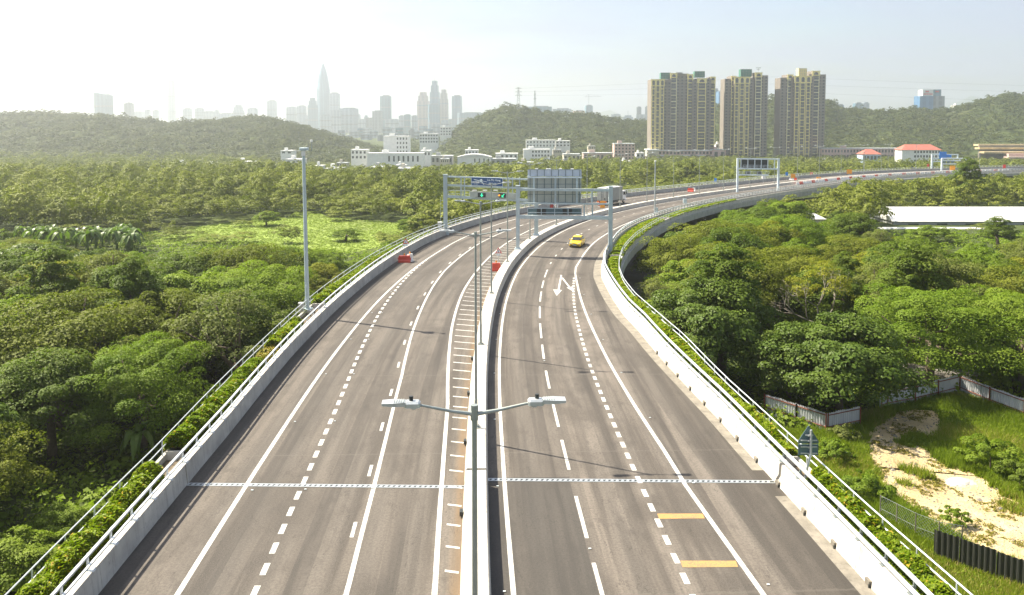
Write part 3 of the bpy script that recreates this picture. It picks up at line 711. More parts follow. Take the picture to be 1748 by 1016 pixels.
signal(815.9,828.7,329.4,337.2,False); signal(851.5,863.3,329.8,337.6,True)
for px in (810,828,846):
    a=gpt(px,325.2,-.8); b=MB(); b.box(a,(.65,.4,.12)); b.build('sign_light',M['white'],g)
b=MB()
for y in (325.3,331): 
    b.bar(gpt(765,y,-.4),gpt(802,y,-.4),.05,.05)
for px in (765,777,790,802): b.bar(gpt(px,336,-.4),gpt(px,325.3,-.4),.05,.05,up=(0,1,0))
b.build('guard_rail',M['gantry_white'],g)
ladder(g,lx-.35,Y2,.4,5.8)
p=Vector((lx-.9,Y2,.4)); r=thing('equipment_cabinet','pale metal cabinet beside the left leg of the blue-sign gantry','cabinet',tuple(p))
b=MB(); b.cbox(p+Vector((0,0,.7)),(.62,.5,1.5),.05); b.build('body',M['galv'],r); b=MB(); b.box(p+Vector((0,0,1.48)),(.7,.6,.05)); b.build('roof',M['white'],r)
# far gantry (dark sign back, two walkways)
C0=at(1258.5,324.5,.6); C1=at(1328,328,.2); zc=atY(1258,270,C0.y).z
g=thing('sign_gantry','pale steel portal gantry on the far bend with dark sign back and two railed walkways','gantry',tuple(C0))
for q in (C0,C1): b=MB(); b.bar(q-Vector((0,0,.8)),Vector((q.x,q.y,zc)),.5,.5,up=(0,1,0)); b.build('leg',M['gantry_white'],g)
def cz(y): return atY(1290,y,(C0.y+C1.y)/2).z
cd=C1-C0
def cp_(t,z,dy=0): return Vector((C0.x+cd.x*t,C0.y+cd.y*t+dy,z))
for y,t1,w in ((271.5,1,.35),(288.2,1,.4),(298.8,.76,.4)): b=MB(); b.bar(cp_(0,cz(y)),cp_(t1,cz(y)),w,w); b.build('beam',M['gantry_white'],g)
b=MB(); b.bar(cp_(.10,cz(278)-.1,.35),cp_(.76,cz(278)-.1,.35),.12,cz(268.6)-cz(286)); b.build('sign_panel',M['dark'],g)
for t in (.08,.25,.42,.58,.74,.90): b=MB(); b.bar(cp_(t,cz(271)),cp_(t,cz(288)),.2,.2,up=(0,1,0)); b.build('strut',M['gantry_white'],g)
for y0,y1,ta,tb in ((282,287,.12,.80),(293,297.5,.02,.76)):
    b=MB()
    for y in (y0,(y0+y1)/2): b.bar(cp_(ta,cz(y),-.5),cp_(tb,cz(y),-.5),.07,.07)
    for k in range(9): t=ta+(tb-ta)*k/8; b.bar(cp_(t,cz(y0),-.5),cp_(t,cz(y1),-.5),.06,.06,up=(0,1,0))
    b.build('guard_rail',M['gantry_white'],g)
for t in (.25,.53): b=MB(); b.bar(cp_(t-.06,cz(296)),cp_(t+.06,cz(296)),.3,1.1); b.build('signal_panel',M['dark'],g)
ladder(g,C0.x-.3,C0.y,C0.z+1,zc-2)
# two cantilever gantries far up the road
def cant(px,pyb,ptop,pxe,beams,label,D):
    p=atY(px,pyb,D); g=thing('sign_gantry',label,'gantry',tuple(p)); zt=atY(px,ptop,D).z; xe=atY(pxe,ptop,D).x
    b=MB(); b.bar(p-Vector((0,0,1)),Vector((p.x,D,zt)),.75,.6,up=(0,1,0)); b.build('leg',M['gantry_white'],g)
    for y,e in beams: b=MB(); z=atY(px,y,D).z; b.bar((p.x,D,z),(atY(e,y,D).x,D,z),.5,.45); b.build('beam',M['gantry_white'],g)
    b=MB(); b.bar((xe,D,zt),(xe,D,atY(px,beams[1][0],D).z),.45,.45,up=(0,1,0)); b.build('strut',M['gantry_white'],g)
    for k in (1,2,3): b=MB(); x=p.x+(xe-p.x)*k/4; b.bar((x,D,zt),(x,D,atY(px,beams[1][0],D).z),.2,.2,up=(0,1,0)); b.build('strut',M['gantry_white'],g)
    return g,D
g,D=cant(1590.5,290,263,1635,((264,1635),(270.5,1635),(275.8,1610)),'white cantilever gantry with a bright blue sign far up the road',372)
a,c=atY(1604,259,D-.6),atY(1615.5,272,D-.6); b=MB(); b.box(((a.x+c.x)/2,D-.6,(a.z+c.z)/2),(c.x-a.x,.15,a.z-c.z)); b.build('direction_sign',M['blue_bright'],g)
a,c=atY(1615.5,264.5,D-.6),atY(1624,269,D-.6); b=MB(); b.box(((a.x+c.x)/2,D-.6,(a.z+c.z)/2),(c.x-a.x,.15,a.z-c.z)); b.build('direction_sign',M['blue_bright'],g)
g,D=cant(1607.5,295.5,270.3,1648.5,((270.6,1648.5),(274.3,1640),(280,1632)),'white cantilever gantry in front of the blue-sign gantry, without a sign',352)
for px in (1612,1619,1626): a=atY(px,277,D-.5); b=MB(); b.box(a,(1.2,.2,.8)); b.build('signal_panel',M['tealback'],g)

# ================================================================== SIGNS, BARRIERS
# sign at the right edge, seen from behind
p=at(1374,812,1.0); D=p.y
r=thing('warning_sign','triangular road sign over a plate on a bent grey post, seen from behind at right','road sign',tuple(p))
def sx(px,py): return atY(px,py,D)
b=MB(); b.tube([p-Vector((0,0,.6)),sx(1376,806),sx(1384,775),sx(1384.5,734)],[.06,.06,.06,.055],10); b.build('post',M['galv'],r)
b=MB(); b.plate([sx(1382,728)+Vector((0,.12,0)),sx(1399,755)+Vector((0,.12,0)),sx(1399,759)+Vector((0,.12,0)),sx(1364,759)+Vector((0,.12,0)),sx(1364,755)+Vector((0,.12,0))],(0,1,0),.03); b.build('triangle_plate',M['tealback'],r)
b=MB(); b.plate([sx(1364,760.5)+Vector((0,.12,0)),sx(1398.5,760.5)+Vector((0,.12,0)),sx(1398.5,779)+Vector((0,.12,0)),sx(1364,779)+Vector((0,.12,0))],(0,1,0),.03); b.build('plate',M['tealback'],r)
b=MB()
for y in (744,753,764,775): b.bar(sx(1368 if y>750 else 1376,y)+Vector((0,.08,0)),sx(1396 if y>750 else 1389,y)+Vector((0,.08,0)),.05,.05); b.box(sx(1383,y)+Vector((0,.03,0)),(.2,.1,.06))
b.build('clamp',M['galv'],r)
def waterbarrier(name,label,p,rz,mat,lamp=True,group=None,L=1.55,h=.85,w=.5):
    r=thing(name,label,'barrier',tuple(p),group,rz)
    b=MB(); b.loft([[(-L/2,-w/2,0),(L/2,-w/2,0),(L/2,w/2,0),(-L/2,w/2,0)],[(-L/2,-w/2,.18),(L/2,-w/2,.18),(L/2,w/2,.18),(-L/2,w/2,.18)],[(-L/2+.05,-w*.25,.4),(L/2-.05,-w*.25,.4),(L/2-.05,w*.25,.4),(-L/2+.05,w*.25,.4)],[(-L/2+.05,-w*.25,h),(L/2-.05,-w*.25,h),(L/2-.05,w*.25,h),(-L/2+.05,w*.25,h)]])
    b.build('body',M[mat],r,world=False)
    b=MB()
    for k in (-1,1): b.box((k*(L/2+.03),0,h*.55),(.1,.16,.3))
    b.build('lug',M[mat],r,world=False)
    if lamp:
        b=MB(); b.tube([(0,0,h),(0,0,h+.1)],.05,8); b.tube([(0,-.05,h+.2),(0,.05,h+.2)],.11,12); b.build('flashing_lamp',M['amber'],r,world=False)
    return r
def trisign(label,p,D_,h=1.9,sz=.75):
    r=thing('warning_sign',label,'road sign',tuple(p)); b=MB(); b.tube([p,p+Vector((0,0,h))],.035,6); b.build('post',M['galv'],r)
    t=p+Vector((0,-.06,h)); 
    b=MB(); b.plate([t+Vector((0,0,sz*.6)),t+Vector((sz*.5,0,-sz*.27)),t+Vector((-sz*.5,0,-sz*.27))],(0,-1,0),.03); b.build('rim',M['sign_red'],r)
    b=MB(); b.plate([t+Vector((0,-.035,sz*.38)),t+Vector((sz*.32,-.035,-sz*.17)),t+Vector((-sz*.32,-.035,-sz*.17))],(0,-1,0),.01); f=b.build('face',M['sign_white'],r)
    b=MB(); b.box(t+Vector((0,-.05,0)),(.06,.01,.3)); b.build('symbol',M['dark'],f)
    b=MB(); b.box(t+Vector((0,0,-sz*.5)),(.5,.03,.25)); b.build('plate',M['sign_white'],r)
p=at(690.5,448,0); waterbarrier('water_barrier','red plastic barrier with amber lamps at the kerb of the left carriageway',p,-.05,'red_plastic')
p=at(699.8,446.8,0); waterbarrier('water_barrier','white plastic barrier butted against the red one on the left carriageway',p,.9,'white_plastic',L=.9,h=1.0)
p=at(693,440,0); trisign('red-edged triangular warning sign behind the red barrier on the left carriageway',p,p.y,2.1,.85)
p=at(847,462.5,0); waterbarrier('water_barrier','bright red barrier with amber lamp standing on the hatched strip by the median',p,.1,'red_plastic',L=1.05,h=.95,w=.6)
p=at(838.5,460,0); r=thing('delineator_post','white marker post beside the bright red barrier on the hatched strip','marker post',tuple(p)); b=MB(); b.tube([p,p+Vector((0,0,1.0))],[.07,.06],8); b.build('post',M['white_plastic'],r); b=MB(); b.box(p+Vector((0,0,.03)),(.35,.35,.06)); b.build('foot',M['rubber'],r)
p=at(851,449,0); trisign('red-edged triangular warning sign behind the bright red barrier on the hatched strip',p,p.y,1.5,.85)
p=at(938.5,354.5,0); waterbarrier('water_barrier','red barrier seen under the near gantry on the left shoulder',p,-.2,'red_plastic',False)
p=at(950,354.5,0); waterbarrier('water_barrier','white barrier seen under the near gantry, right of a red one',p,.3,'white_plastic',False,L=.6)
p=at(946,355,0); trisign('small triangular sign between the barriers seen under the near gantry',p,p.y,1.2,.8)
p=at(1179,327.5,0); waterbarrier('water_barrier','red barrier against the left parapet beyond the truck',p,-.6,'red_plastic',False,L=1.7,h=1.0)
p=at(1184.5,326.8,0); waterbarrier('water_barrier','white barrier next to the red one beyond the truck',p,-.6,'white_plastic',False,L=.9,h=1.0)
def board(label,px,pyb,ptop,w,h,mt='orange_sign',arrow_=False):
    p=at(px,pyb,0); top=atY(px,ptop,p.y).z; r=thing('roadworks_sign' if mt=='orange_sign' else 'road_sign',label,'road sign',tuple(p))
    b=MB(); b.tube([p,Vector((p.x,p.y,top))],.05,6); b.build('post',M['galv'],r)
    b=MB(); b.box((p.x,p.y-.08,top-h/2),(w,.05,h)); f=b.build('plate',M[mt],r)
    if arrow_:
        b=MB(); b.bar((p.x-.75,p.y-.12,top-h*.75),(p.x-.55,p.y-.12,top-h*.15),.05,.2); b.build('arrow',M['sign_red'],f)
board('orange roadworks board standing on the median below the truck',1028.3,357.5,343,1.0,1.5,arrow_=True)
board('orange roadworks board up the road right of the far portal gantry',1353.6,308,296.8,1.5,1.6)
board('orange roadworks board on a lamp post below the long school-like block',1449.6,301,289.5,1.9,1.6)
board('orange roadworks board beneath the white cantilever gantry',1625.5,294,283,2.2,2.0)
board('orange roadworks board half hidden by treetops right of the far bend',1397,309,302,1.4,1.4)
board('small blue sign on a post left of the far portal gantry',1221,317,304,.8,1.2,'blue_bright')
board('small blue sign on a post right of the far portal gantry',1342.7,308,294,.9,1.2,'blue_bright')
board('small red and white sign beside far barriers on the left shoulder',1385,302.5,294,1.0,1.2,'sign_red')
board('dark red sign near the leg of the far blue-sign gantry',1584,290,280,1.0,1.2,'sign_red')
board('red and white sign at the far end of the road',1714,291,281,1.2,1.6,'sign_red')
p=at(1356,307.5,0); waterbarrier('water_barrier','red barrier under an orange board right of the far gantry',p,-.5,'red_plastic',False)
p=at(1351,308,0); waterbarrier('water_barrier','white barrier under an orange board right of the far gantry',p,-.5,'white_plastic',False)
p=at(1303,312.5,0); r=thing('control_cabinet','white control box on a post beneath the far portal gantry','cabinet',tuple(p)); b=MB(); b.tube([p,p+Vector((0,0,1.6))],.06,6); b.build('post',M['galv'],r); b=MB(); b.cbox(p+Vector((0,0,2.0)),(.9,.6,1.4),.05); b.build('body',M['white'],r)
wb=None
for i,s in enumerate(np.arange(262,420,2.6)):
    o=rp(s,1.6+.1*math.sin(i),0); rz=math.pi/2-heading(s)
    red=i%4==1
    o_=waterbarrier('water_barrier','%s water-filled barrier in the long alternating row far up the road'%('red' if red else 'white'),o,rz,'red_plastic' if red else 'white_plastic',False,'%s barriers of the far row'%('red' if red else 'white'),L=2.2,h=.8)

# ================================================================== VEHICLES
def wheel(root,name,x,y,r_=.31,w=.2):
    b=MB(); b.tube([(x-w/2,y,r_),(x-w/2+.02,y,r_),(x+w/2-.02,y,r_),(x+w/2,y,r_)],[r_*.9,r_,r_,r_*.9],16); t=b.build('wheel',M['rubber'],root,world=False)
    b=MB(); b.tube([(x-w/2-.012,y,r_),(x+w/2+.012,y,r_)],r_*.58,12); b.build('rim',M['chrome'],t,world=False)
def taxi():
    r=thing('taxi','yellow saloon taxi driving towards the camera on the right carriageway','car',(0,0,0))
    # body profile along y (front at -y), half-section in z
    W=.86
    st=[(-2.22,.30,.42,.74),(-2.15,.22,.60,.80),(-1.9,.18,.70,.84),(-1.2,.17,.80,.86),(-.75,.17,.88,.86),(.2,.17,.90,.87),(1.2,.17,.92,.86),(1.75,.18,.93,.84),(2.1,.24,.90,.80),(2.2,.34,.82,.74)]
    rings=[]
    for y,z0,z1,w in st:
        rings.append([(-w*.92,y,z0),(w*.92,y,z0),(w,y,z0+.14),(w,y,(z0+z1)/2+.06),(w*.95,y,z1-.05),(w*.80,y,z1),(0,y,z1+.025),(-w*.80,y,z1),(-w*.95,y,z1-.05),(-w,y,(z0+z1)/2+.06),(-w,y,z0+.14)])
    b=MB(); b.loft(rings); b.build('body',M['taxi'],r,True,world=False)
    cab=[(-.95,.86,.78,.80),(-.30,1.33,.62,.66),(.05,1.42,.60,.62),(.9,1.42,.60,.62),(1.25,1.34,.61,.64),(1.72,.92,.74,.76)]
    b=MB(); b.loft([[(-wb_,y,.85),(wb_,y,.85),(wt,y,z-.05),(wt*.85,y,z),(-wt*.85,y,z),(-wt,y,z-.05)] for (y,z,wt,wb_) in [(c[0],c[1],c[2],c[3]+.02) for c in cab]]); b.build('roof',M['taxi'],r,True,world=False)
    b=MB(); b.add([(-.68,-.93,.93),(.68,-.93,.93),(.56,-.36,1.31),(-.56,-.36,1.31)],[(0,1,2,3)]); b.build('windscreen',M['glass'],r,world=False)
    b=MB(); b.add([(-.66,1.70,.98),(.66,1.70,.98),(.55,1.30,1.31),(-.55,1.30,1.31)],[(3,2,1,0)]); b.build('rear_window',M['glass'],r,world=False)
    for sx_ in (-1,1):
        for y0,y1,y2,y3 in ((-.70,-.26,.28,.28),(.36,.36,1.12,1.42)):
            b=MB(); b.add([(sx_*.80,y0,.93),(sx_*.80,y3,.93),(sx_*.655,y2,1.32),(sx_*.655,y1,1.32)],[(0,1,2,3)]); b.build('side_window',M['glass'],r,world=False)
        b=MB(); b.cbox((sx_*.98,-.72,.98),(.2,.12,.14),.03); b.build('wing_mirror',M['taxi'],r,world=False)
        b=MB(); b.box((sx_*.60,-2.17,.60),(.32,.06,.13)); b.build('headlight',M['lamp_glass'],r,world=False)
        b=MB(); b.box((sx_*.60,2.19,.68),(.32,.05,.14)); b.build('tail_light',M['sign_red'],r,world=False)
        for y in (-1.38,1.36): wheel(r,'wheel',sx_*.77,y)
    b=MB(); b.box((0,-2.22,.55),(.55,.05,.12)); b.build('grille',M['dark'],r,world=False)
    b=MB(); b.box((0,-2.235,.32),(1.2,.05,.10)); b.build('lower_grille',M['dark'],r,world=False)
    b=MB(); b.box((0,-2.26,.42),(.5,.02,.11)); b.build('number_plate',M['white'],r,world=False)
    b=MB(); b.cbox((0,.35,1.50),(.55,.2,.14),.03); b.build('roof_sign',M['white'],r,world=False)
    return r
t=taxi(); p=at(987.5,423,0); t.location=p+Vector((0,2.0,0)); t.rotation_euler=(0,0,R(-15))
def truck():
    r=thing('box_truck','grey box lorry driving away on the left carriageway','lorry',(0,0,0))
    L=7.2; b=MB(); b.cbox((0,0,2.45),(2.5,L,2.9),.04); b.build('cargo_box',M['truckbox'],r,world=False)
    b=MB(); b.box((0,0,3.92),(2.4,L-.1,.05)); b.build('box_roof',M['truckwhite'],r,world=False)
    for sx_ in (-1,1):
        b=MB(); b.box((sx_*.61,-L/2-.03,2.4),(1.16,.05,2.6)); d=b.build('rear_door',M['truckbox'],r,world=False)
        b=MB(); b.tube([(sx_*.2,-L/2-.08,1.2),(sx_*.2,-L/2-.08,3.6)],.025,6); b.build('lock_bar',M['galv'],d,world=False)
        b=MB(); b.box((sx_*.95,-L/2-.06,.78),(.38,.08,.2)); b.build('tail_light',M['sign_red'],r,world=False)
    b=MB(); b.box((0,-L/2-.02,.78),(2.4,.1,.34)); b.build('rear_bumper',M['orange_sign'],r,world=False)
    b=MB(); b.box((.75,-L/2-.07,1.5),(.25,.04,.35)); b.build('plate',M['dark'],r,world=False)
    b=MB(); b.box((0,.4,.8),(1.0,L+1.6,.3)); b.build('chassis',M['dark'],r,world=False)
    b=MB(); b.box((1.15,.2,.75),(.08,3.2,.7)); b.box((-1.15,.2,.75),(.08,3.2,.7)); b.build('side_guard',M['dark'],r,world=False)
    b=MB(); b.loft([[(-1.15,L/2+.2,.6),(1.15,L/2+.2,.6),(1.15,L/2+.2,2.9),(-1.15,L/2+.2,2.9)],[(-1.15,L/2+1.5,.5),(1.15,L/2+1.5,.5),(1.15,L/2+1.5,1.7),(-1.15,L/2+1.5,1.7)],[(-1.12,L/2+1.9,.5),(1.12,L/2+1.9,.5),(1.12,L/2+1.75,1.7),(-1.12,L/2+1.75,1.7)]]); b.box((0,L/2+.85,2.2),(2.25,1.3,1.4)); b.build('cab',M['white'],r,world=False)
    b=MB(); b.box((1.14,L/2+.9,2.25),(.06,.9,.7)); b.box((-1.14,L/2+.9,2.25),(.06,.9,.7)); b.build('side_window',M['glass'],r,world=False)
    for sx_ in (-1,1):
        b=MB(); b.box((sx_*1.4,L/2+1.6,2.3),(.25,.12,.6)); b.tube([(sx_*1.1,L/2+1.5,2.5),(sx_*1.4,L/2+1.6,2.5)],.03,5); b.build('wing_mirror',M['dark'],r,world=False)
        for y in (-L/2+1.3,-L/2+2.5,L/2+.8): wheel(r,'wheel',sx_*1.05,y,.48,.32)
    return r
t=truck(); p=at(1029,351,0); hd=heading(162); t.rotation_euler=(0,0,-hd-.1); t.location=p+Vector((math.sin(hd)*3.8,math.cos(hd)*3.8,0))
# ================================================================== TERRAIN
RIDGE=tab((-600,200),(0,200),(80,201),(150,203),(200,206),(250,211),(300,215),(380,212),(430,207),(470,210),(500,219),(550,233),(600,245),(650,256),(740,253),(780,227),(800,214),(820,206),(850,193),(870,187),(900,190),(940,198),(1000,203),(1050,209),(1100,214),(1160,206),(1210,190),(1240,182),(1270,181),(1300,180),(1320,172),(1340,170),(1400,176),(1420,182),(1434,193),(1480,195),(1530,194),(1555,190),(1590,197),(1620,194),(1655,187),(1673,177),(1695,172),(1717,165),(1748,167),(1850,160),(2200,170))
RFRONT=tab((-600,740),(500,740),(650,820),(800,850),(1050,860),(1150,870),(1400,860),(1550,800),(1700,760),(2200,740))
YRG=1120.0
def gbase(X,Y):
    if Y<200: z=-8.0
    elif Y<650: t=(Y-200)/450; t=t*t*(3-2*t); z=-8-12.5*t
    else: z=-20.5
    return z
def ground(X,Y):
    z=gbase(X,Y)
    if Y>700:
        px=XP+F*X/Y; zr=CH+(YH-RIDGE(px))/F*YRG; f=RFRONT(px)
        if Y<=YRG:
            t=max(0.,min(1.,(Y-f)/(YRG-f))); t=t*t*(3-2*t)*.55+t*.45
        else: t=math.exp(-((Y-YRG)/260.)**2)
        if zr>z: z=z+(zr-z)*t
        z+=(3.*math.sin(X*.021+Y*.013)+8.*math.sin(X*.043-Y*.017+1.)*math.sin(Y*.02+X*.008))*t*min(1,(1-t)*3+.15)
    return z
def ground_mesh():
    ys=list(np.arange(-120,200,8))+list(np.arange(200,700,20))+list(np.arange(700,1500,16))+[1550,1700,2000,2600,3400,4600,6500,9500]
    us=np.linspace(-1.25,1.25,181)
    v=[];f=[]
    for y in ys:
        for u in us:
            w=max(160.,abs(y)*.9); X=u*w; v.append((X,y,ground(X,y)))
    n=len(us)
    for i in range(len(ys)-1):
        for j in range(n-1): f.append((i*n+j,i*n+j+1,(i+1)*n+j+1,(i+1)*n+j))
    me=bpy.data.meshes.new('terrain'); me.from_pydata(v,[],f); me.update()
    m,nt,b=nm('terrain_soil_and_scrub'); g=N(nt,'ShaderNodeNewGeometry'); p=g.outputs['Position']
    n1=noise(nt,p,.05,6,.6); n2=noise(nt,p,.6,5,.65); n3=noise(nt,p,.012,3,.5)
    c=mixc(nt,ramp(nt,n1,.35,.65),(.035,.050,.018),(.075,.095,.028))
    c=mixc(nt,ramp(nt,n2,.45,.7,0,.7),c,(.055,.075,.020)); c=mixc(nt,ramp(nt,n3,.6,.7,0,.4),c,(.12,.11,.055))
    lk(nt,c,b.inputs['Base Color']); b.inputs['Roughness'].default_value=.95; b.inputs['Specular IOR Level'].default_value=.1
    bn=N(nt,'ShaderNodeBump'); bn.inputs['Distance'].default_value=.6; bn.inputs['Strength'].default_value=.6; lk(nt,n2,bn.inputs['Height']); lk(nt,bn.outputs[0],b.inputs['Normal'])
    return tag(link_mesh('terrain',me,m,None,True),kind='structure')
ground_mesh()
def patch(name,poly,z,mat,kind='structure',sub=10,amp=0.0):
    # polygon given by image points resolved on the ground plane
    pts=[atz(x,y,-8.0) for x,y in poly]
    import bmesh
    bm=bmesh.new(); vs=[bm.verts.new((p.x,p.y,z)) for p in pts]; bm.faces.new(vs)
    me=bpy.data.meshes.new(name); bm.to_mesh(me); bm.free()
    return tag(link_mesh(name,me,mat),kind=kind),[(p.x,p.y) for p in pts]
def inside(x,y,poly):
    c=False; n=len(poly); j=n-1
    for i in range(n):
        xi,yi=poly[i]; xj,yj=poly[j]
        if (yi>y)!=(yj>y) and x<(xj-xi)*(y-yi)/(yj-yi+1e-12)+xi: c=not c
        j=i
    return c
def field_mat(name,a,b_,c_,sc):
    m,nt,b=nm(name); g=N(nt,'ShaderNodeNewGeometry'); p=g.outputs['Position']
    c=mixc(nt,ramp(nt,noise(nt,p,sc,6,.65),.35,.65),a,b_); c=mixc(nt,ramp(nt,noise(nt,p,sc*.25,4,.6),.55,.68,0,.8),c,c_)
    lk(nt,c,b.inputs['Base Color']); b.inputs['Roughness'].default_value=.9; b.inputs['Specular IOR Level'].default_value=.15
    bn=N(nt,'ShaderNodeBump'); bn.inputs['Distance'].default_value=.5; bn.inputs['Strength'].default_value=.8; lk(nt,noise(nt,p,sc*6,5,.7),bn.inputs['Height']); lk(nt,bn.outputs[0],b.inputs['Normal'])
    return m
M['field']=field_mat('bright_meadow',(.17,.23,.04),(.25,.32,.07),(.13,.16,.05),.16)
M['dirt']=field_mat('sandy_dirt',(.52,.40,.21),(.68,.54,.32),(.32,.24,.12),.5)
M['track']=field_mat('grey_track',(.22,.20,.17),(.30,.28,.25),(.16,.14,.11),.4)
FIELD=[(225,408),(300,391),(380,382),(440,376),(490,372),(505,362),(540,360),(560,372),(620,376),(668,380),(712,379),(700,398),(668,415),(640,424),(600,432),(540,428),(460,424),(400,412),(330,414),(270,418)]
_,FPOLY=patch('meadow',FIELD,-7.96,M['field'])
DIRT=[(1470,758),(1505,755),(1575,766),(1612,792),(1650,806),(1690,826),(1748,868),(1830,915),(1830,1012),(1748,982),(1690,952),(1645,926),(1590,898),(1530,856),(1502,824),(1486,792)]
def rag(poly,amp,seed,n=7):
    rg=np.random.default_rng(seed); out=[]
    for (a,b_),(c,d) in zip(poly,poly[1:]+poly[:1]):
        for k in range(n): t=k/n; out.append((a+(c-a)*t+rg.normal()*amp*(k>0),b_+(d-b_)*t+rg.normal()*amp*.6*(k>0)))
    return out
DIRT=rag(DIRT,4.5,2)
_,DPOLY=patch('dirt_track',DIRT,-7.95,M['dirt'])
_,D2=patch('dirt_track',[(1560,700),(1600,702),(1612,735),(1590,752),(1560,742),(1500,765),(1478,765),(1480,740),(1530,705)],-7.955,M['dirt'])
_,LPOLY=patch('lane',[(1530,618),(1600,628),(1680,636),(1760,640),(1760,652),(1670,652),(1600,655),(1560,650)],-7.94,M['track'])
_,UPOLY=patch('ground_under_viaduct',[(1070,395),(1180,392),(1260,420),(1190,520),(1120,560),(1000,540),(950,470)],-7.97,M['track'])
YARD=[atz(x,y,-8) for x,y in ((1310,735),(1411,741),(1513,697),(1637,668),(2050,790),(2050,1100),(1400,1100))]; YPOLY=[(p.x,p.y) for p in YARD]

# ------------------------------------------------------------------ fences
def corr_mat(name,a,streak):
    m,nt,b=nm(name); tc=N(nt,'ShaderNodeTexCoord')
    f=noise(nt,mapping(nt,tc.outputs['Object'],(3,3,.25)),1.2,4,.6)
    c=mixc(nt,ramp(nt,f,.5,.75,0,streak),a,tuple(x*.55 for x in a)); lk(nt,c,b.inputs['Base Color']); b.inputs['Roughness'].default_value=.5; b.inputs['Metallic'].default_value=.15
    return m
M['sheet_white']=corr_mat('white_corrugated_sheet',(.58,.60,.62),.5); M['sheet_black']=corr_mat('black_hoarding',(.035,.037,.034),.4)
M['rust']=pmat('rust_red_steel',(.20,.06,.035),.7,.25,3.)
def corr_fence(label,pts,h,mt,pitch=.25,depth=.045,rails_=True,gap=None):
    r=thing('corrugated_fence',label,'fence',tuple(Vector(pts[0])))
    top=[]; bot=[]
    b=MB()
    for a,c in zip(pts[:-1],pts[1:]):
        a=Vector(a); c=Vector(c); d=c-a; L=d.length; d.normalize(); n=Vector((d.y,-d.x,0)).normalized(); k=int(L/pitch*4); rings=[]
        pan=0
        for i in range(k+1):
            t=a+d*(L*i/k); o=[-depth,-depth,depth,depth][i%4]
            hh=h+ (.05 if (int(i/16)%2) else 0)
            rings.append([t+n*o,t+n*o+Vector((0,0,hh))])
        n0=len(b.v); 
        for q in rings: b.v+= [tuple(q[0]),tuple(q[1])]
        for i in range(k): b.f.append((n0+2*i,n0+2*i+2,n0+2*i+3,n0+2*i+1)); b.m.append(0)
    b.build('sheeting',M[mt],r)
    if rails_:
        b=MB(); 
        for a,c in zip(pts[:-1],pts[1:]):
            a=Vector(a); c=Vector(c); d=(c-a).normalized(); n=Vector((d.y,-d.x,0)).normalized()*.09
            for z in (h*.35,h*.92): b.bar(a+n+Vector((0,0,z)),c+n+Vector((0,0,z)),.06,.06)
        b.build('fence_rail',M['rust'],r)
        for a,c in zip(pts[:-1],pts[1:]):
            a=Vector(a); c=Vector(c); L=(c-a).length; k=max(1,int(L/2.6)); d=(c-a).normalized(); n=Vector((d.y,-d.x,0)).normalized()*.13
            for i in range(k+1):
                b=MB(); p=a+(c-a)*i/k+n; b.box(p+Vector((0,0,h/2)),(.08,.08,h+.1)); b.build('fence_post',M['rust'],r)
    return r
G=lambda x,y: atz(x,y,-8.0)
corr_fence('white corrugated sheet fence with rust-red posts between right planter and big round tree',[G(1306,706),G(1360,724),G(1411,741),G(1466,729)],1.75,'sheet_white')
corr_fence('half-shaded white corrugated sheet fence between the big round tree and far fence corner',[G(1502,703),G(1513,699),G(1560,690),G(1637,671)],1.75,'sheet_white')
corr_fence('white corrugated sheet fence with rust-red rails descending to the right edge of the yard',[G(1638,671),G(1690,693),G(1750,716),G(1840,752)],1.75,'sheet_white')
corr_fence('black corrugated hoarding at the lower right below the sandy track',[G(1593,952),G(1637,968),G(1700,992),G(1800,1030)],1.75,'sheet_black',.30,.035,False)
def chain(label,pts,h):
    r=thing('chain_link_fence',label,'fence',tuple(pts[0]))
    for p in pts:
        b=MB(); b.tube([p,p+Vector((0,0,h))],.035,6); b.build('fence_post',M['concrete_old'],r)
    b=MB()
    for a,c in zip(pts[:-1],pts[1:]):
        for z in (h*.98,h*.5,.1): b.tube([a+Vector((0,0,z)),c+Vector((0,0,z))],.012,4)
        L=(c-a).length; d=(c-a).normalized(); s=-h
        while s<L:
            for q in (0,1):
                s0,s1=max(0,s),min(L,s+h)
                z0=(s0-s); z1=(s1-s)
                if q: z0,z1=h-z0,h-z1
                if s1>s0: b.tube([a+d*s0+Vector((0,0,z0)),a+d*s1+Vector((0,0,z1))],.005,3,caps=False)
            s+=.22
    b.build('wire_mesh',M['galv'],r)
chain('sagging chain-link fence on the weedy slope between planter and black hoarding',[G(1502,890),G(1530,905),G(1562,922),G(1602,938),G(1641,945)],1.75)
# utility pole at the right edge
p=G(1729,612); r=thing('utility_pole','grey utility pole with a pale sign box at the right edge of the wood','pole',tuple(p))
b=MB(); b.tube([p,p+Vector((0,0,5.6))],[.14,.11],8); b.build('pole',M['concrete_old'],r); b=MB(); b.box(p+Vector((.95,-.1,3.0)),(1.7,.12,1.5)); b.build('sign_box',M['panelstrip'],r)
b=MB(); b.bar(p+Vector((0,0,5.4)),p+Vector((1.6,0,5.4)),.06,.06); b.build('bracket',M['galv'],r)

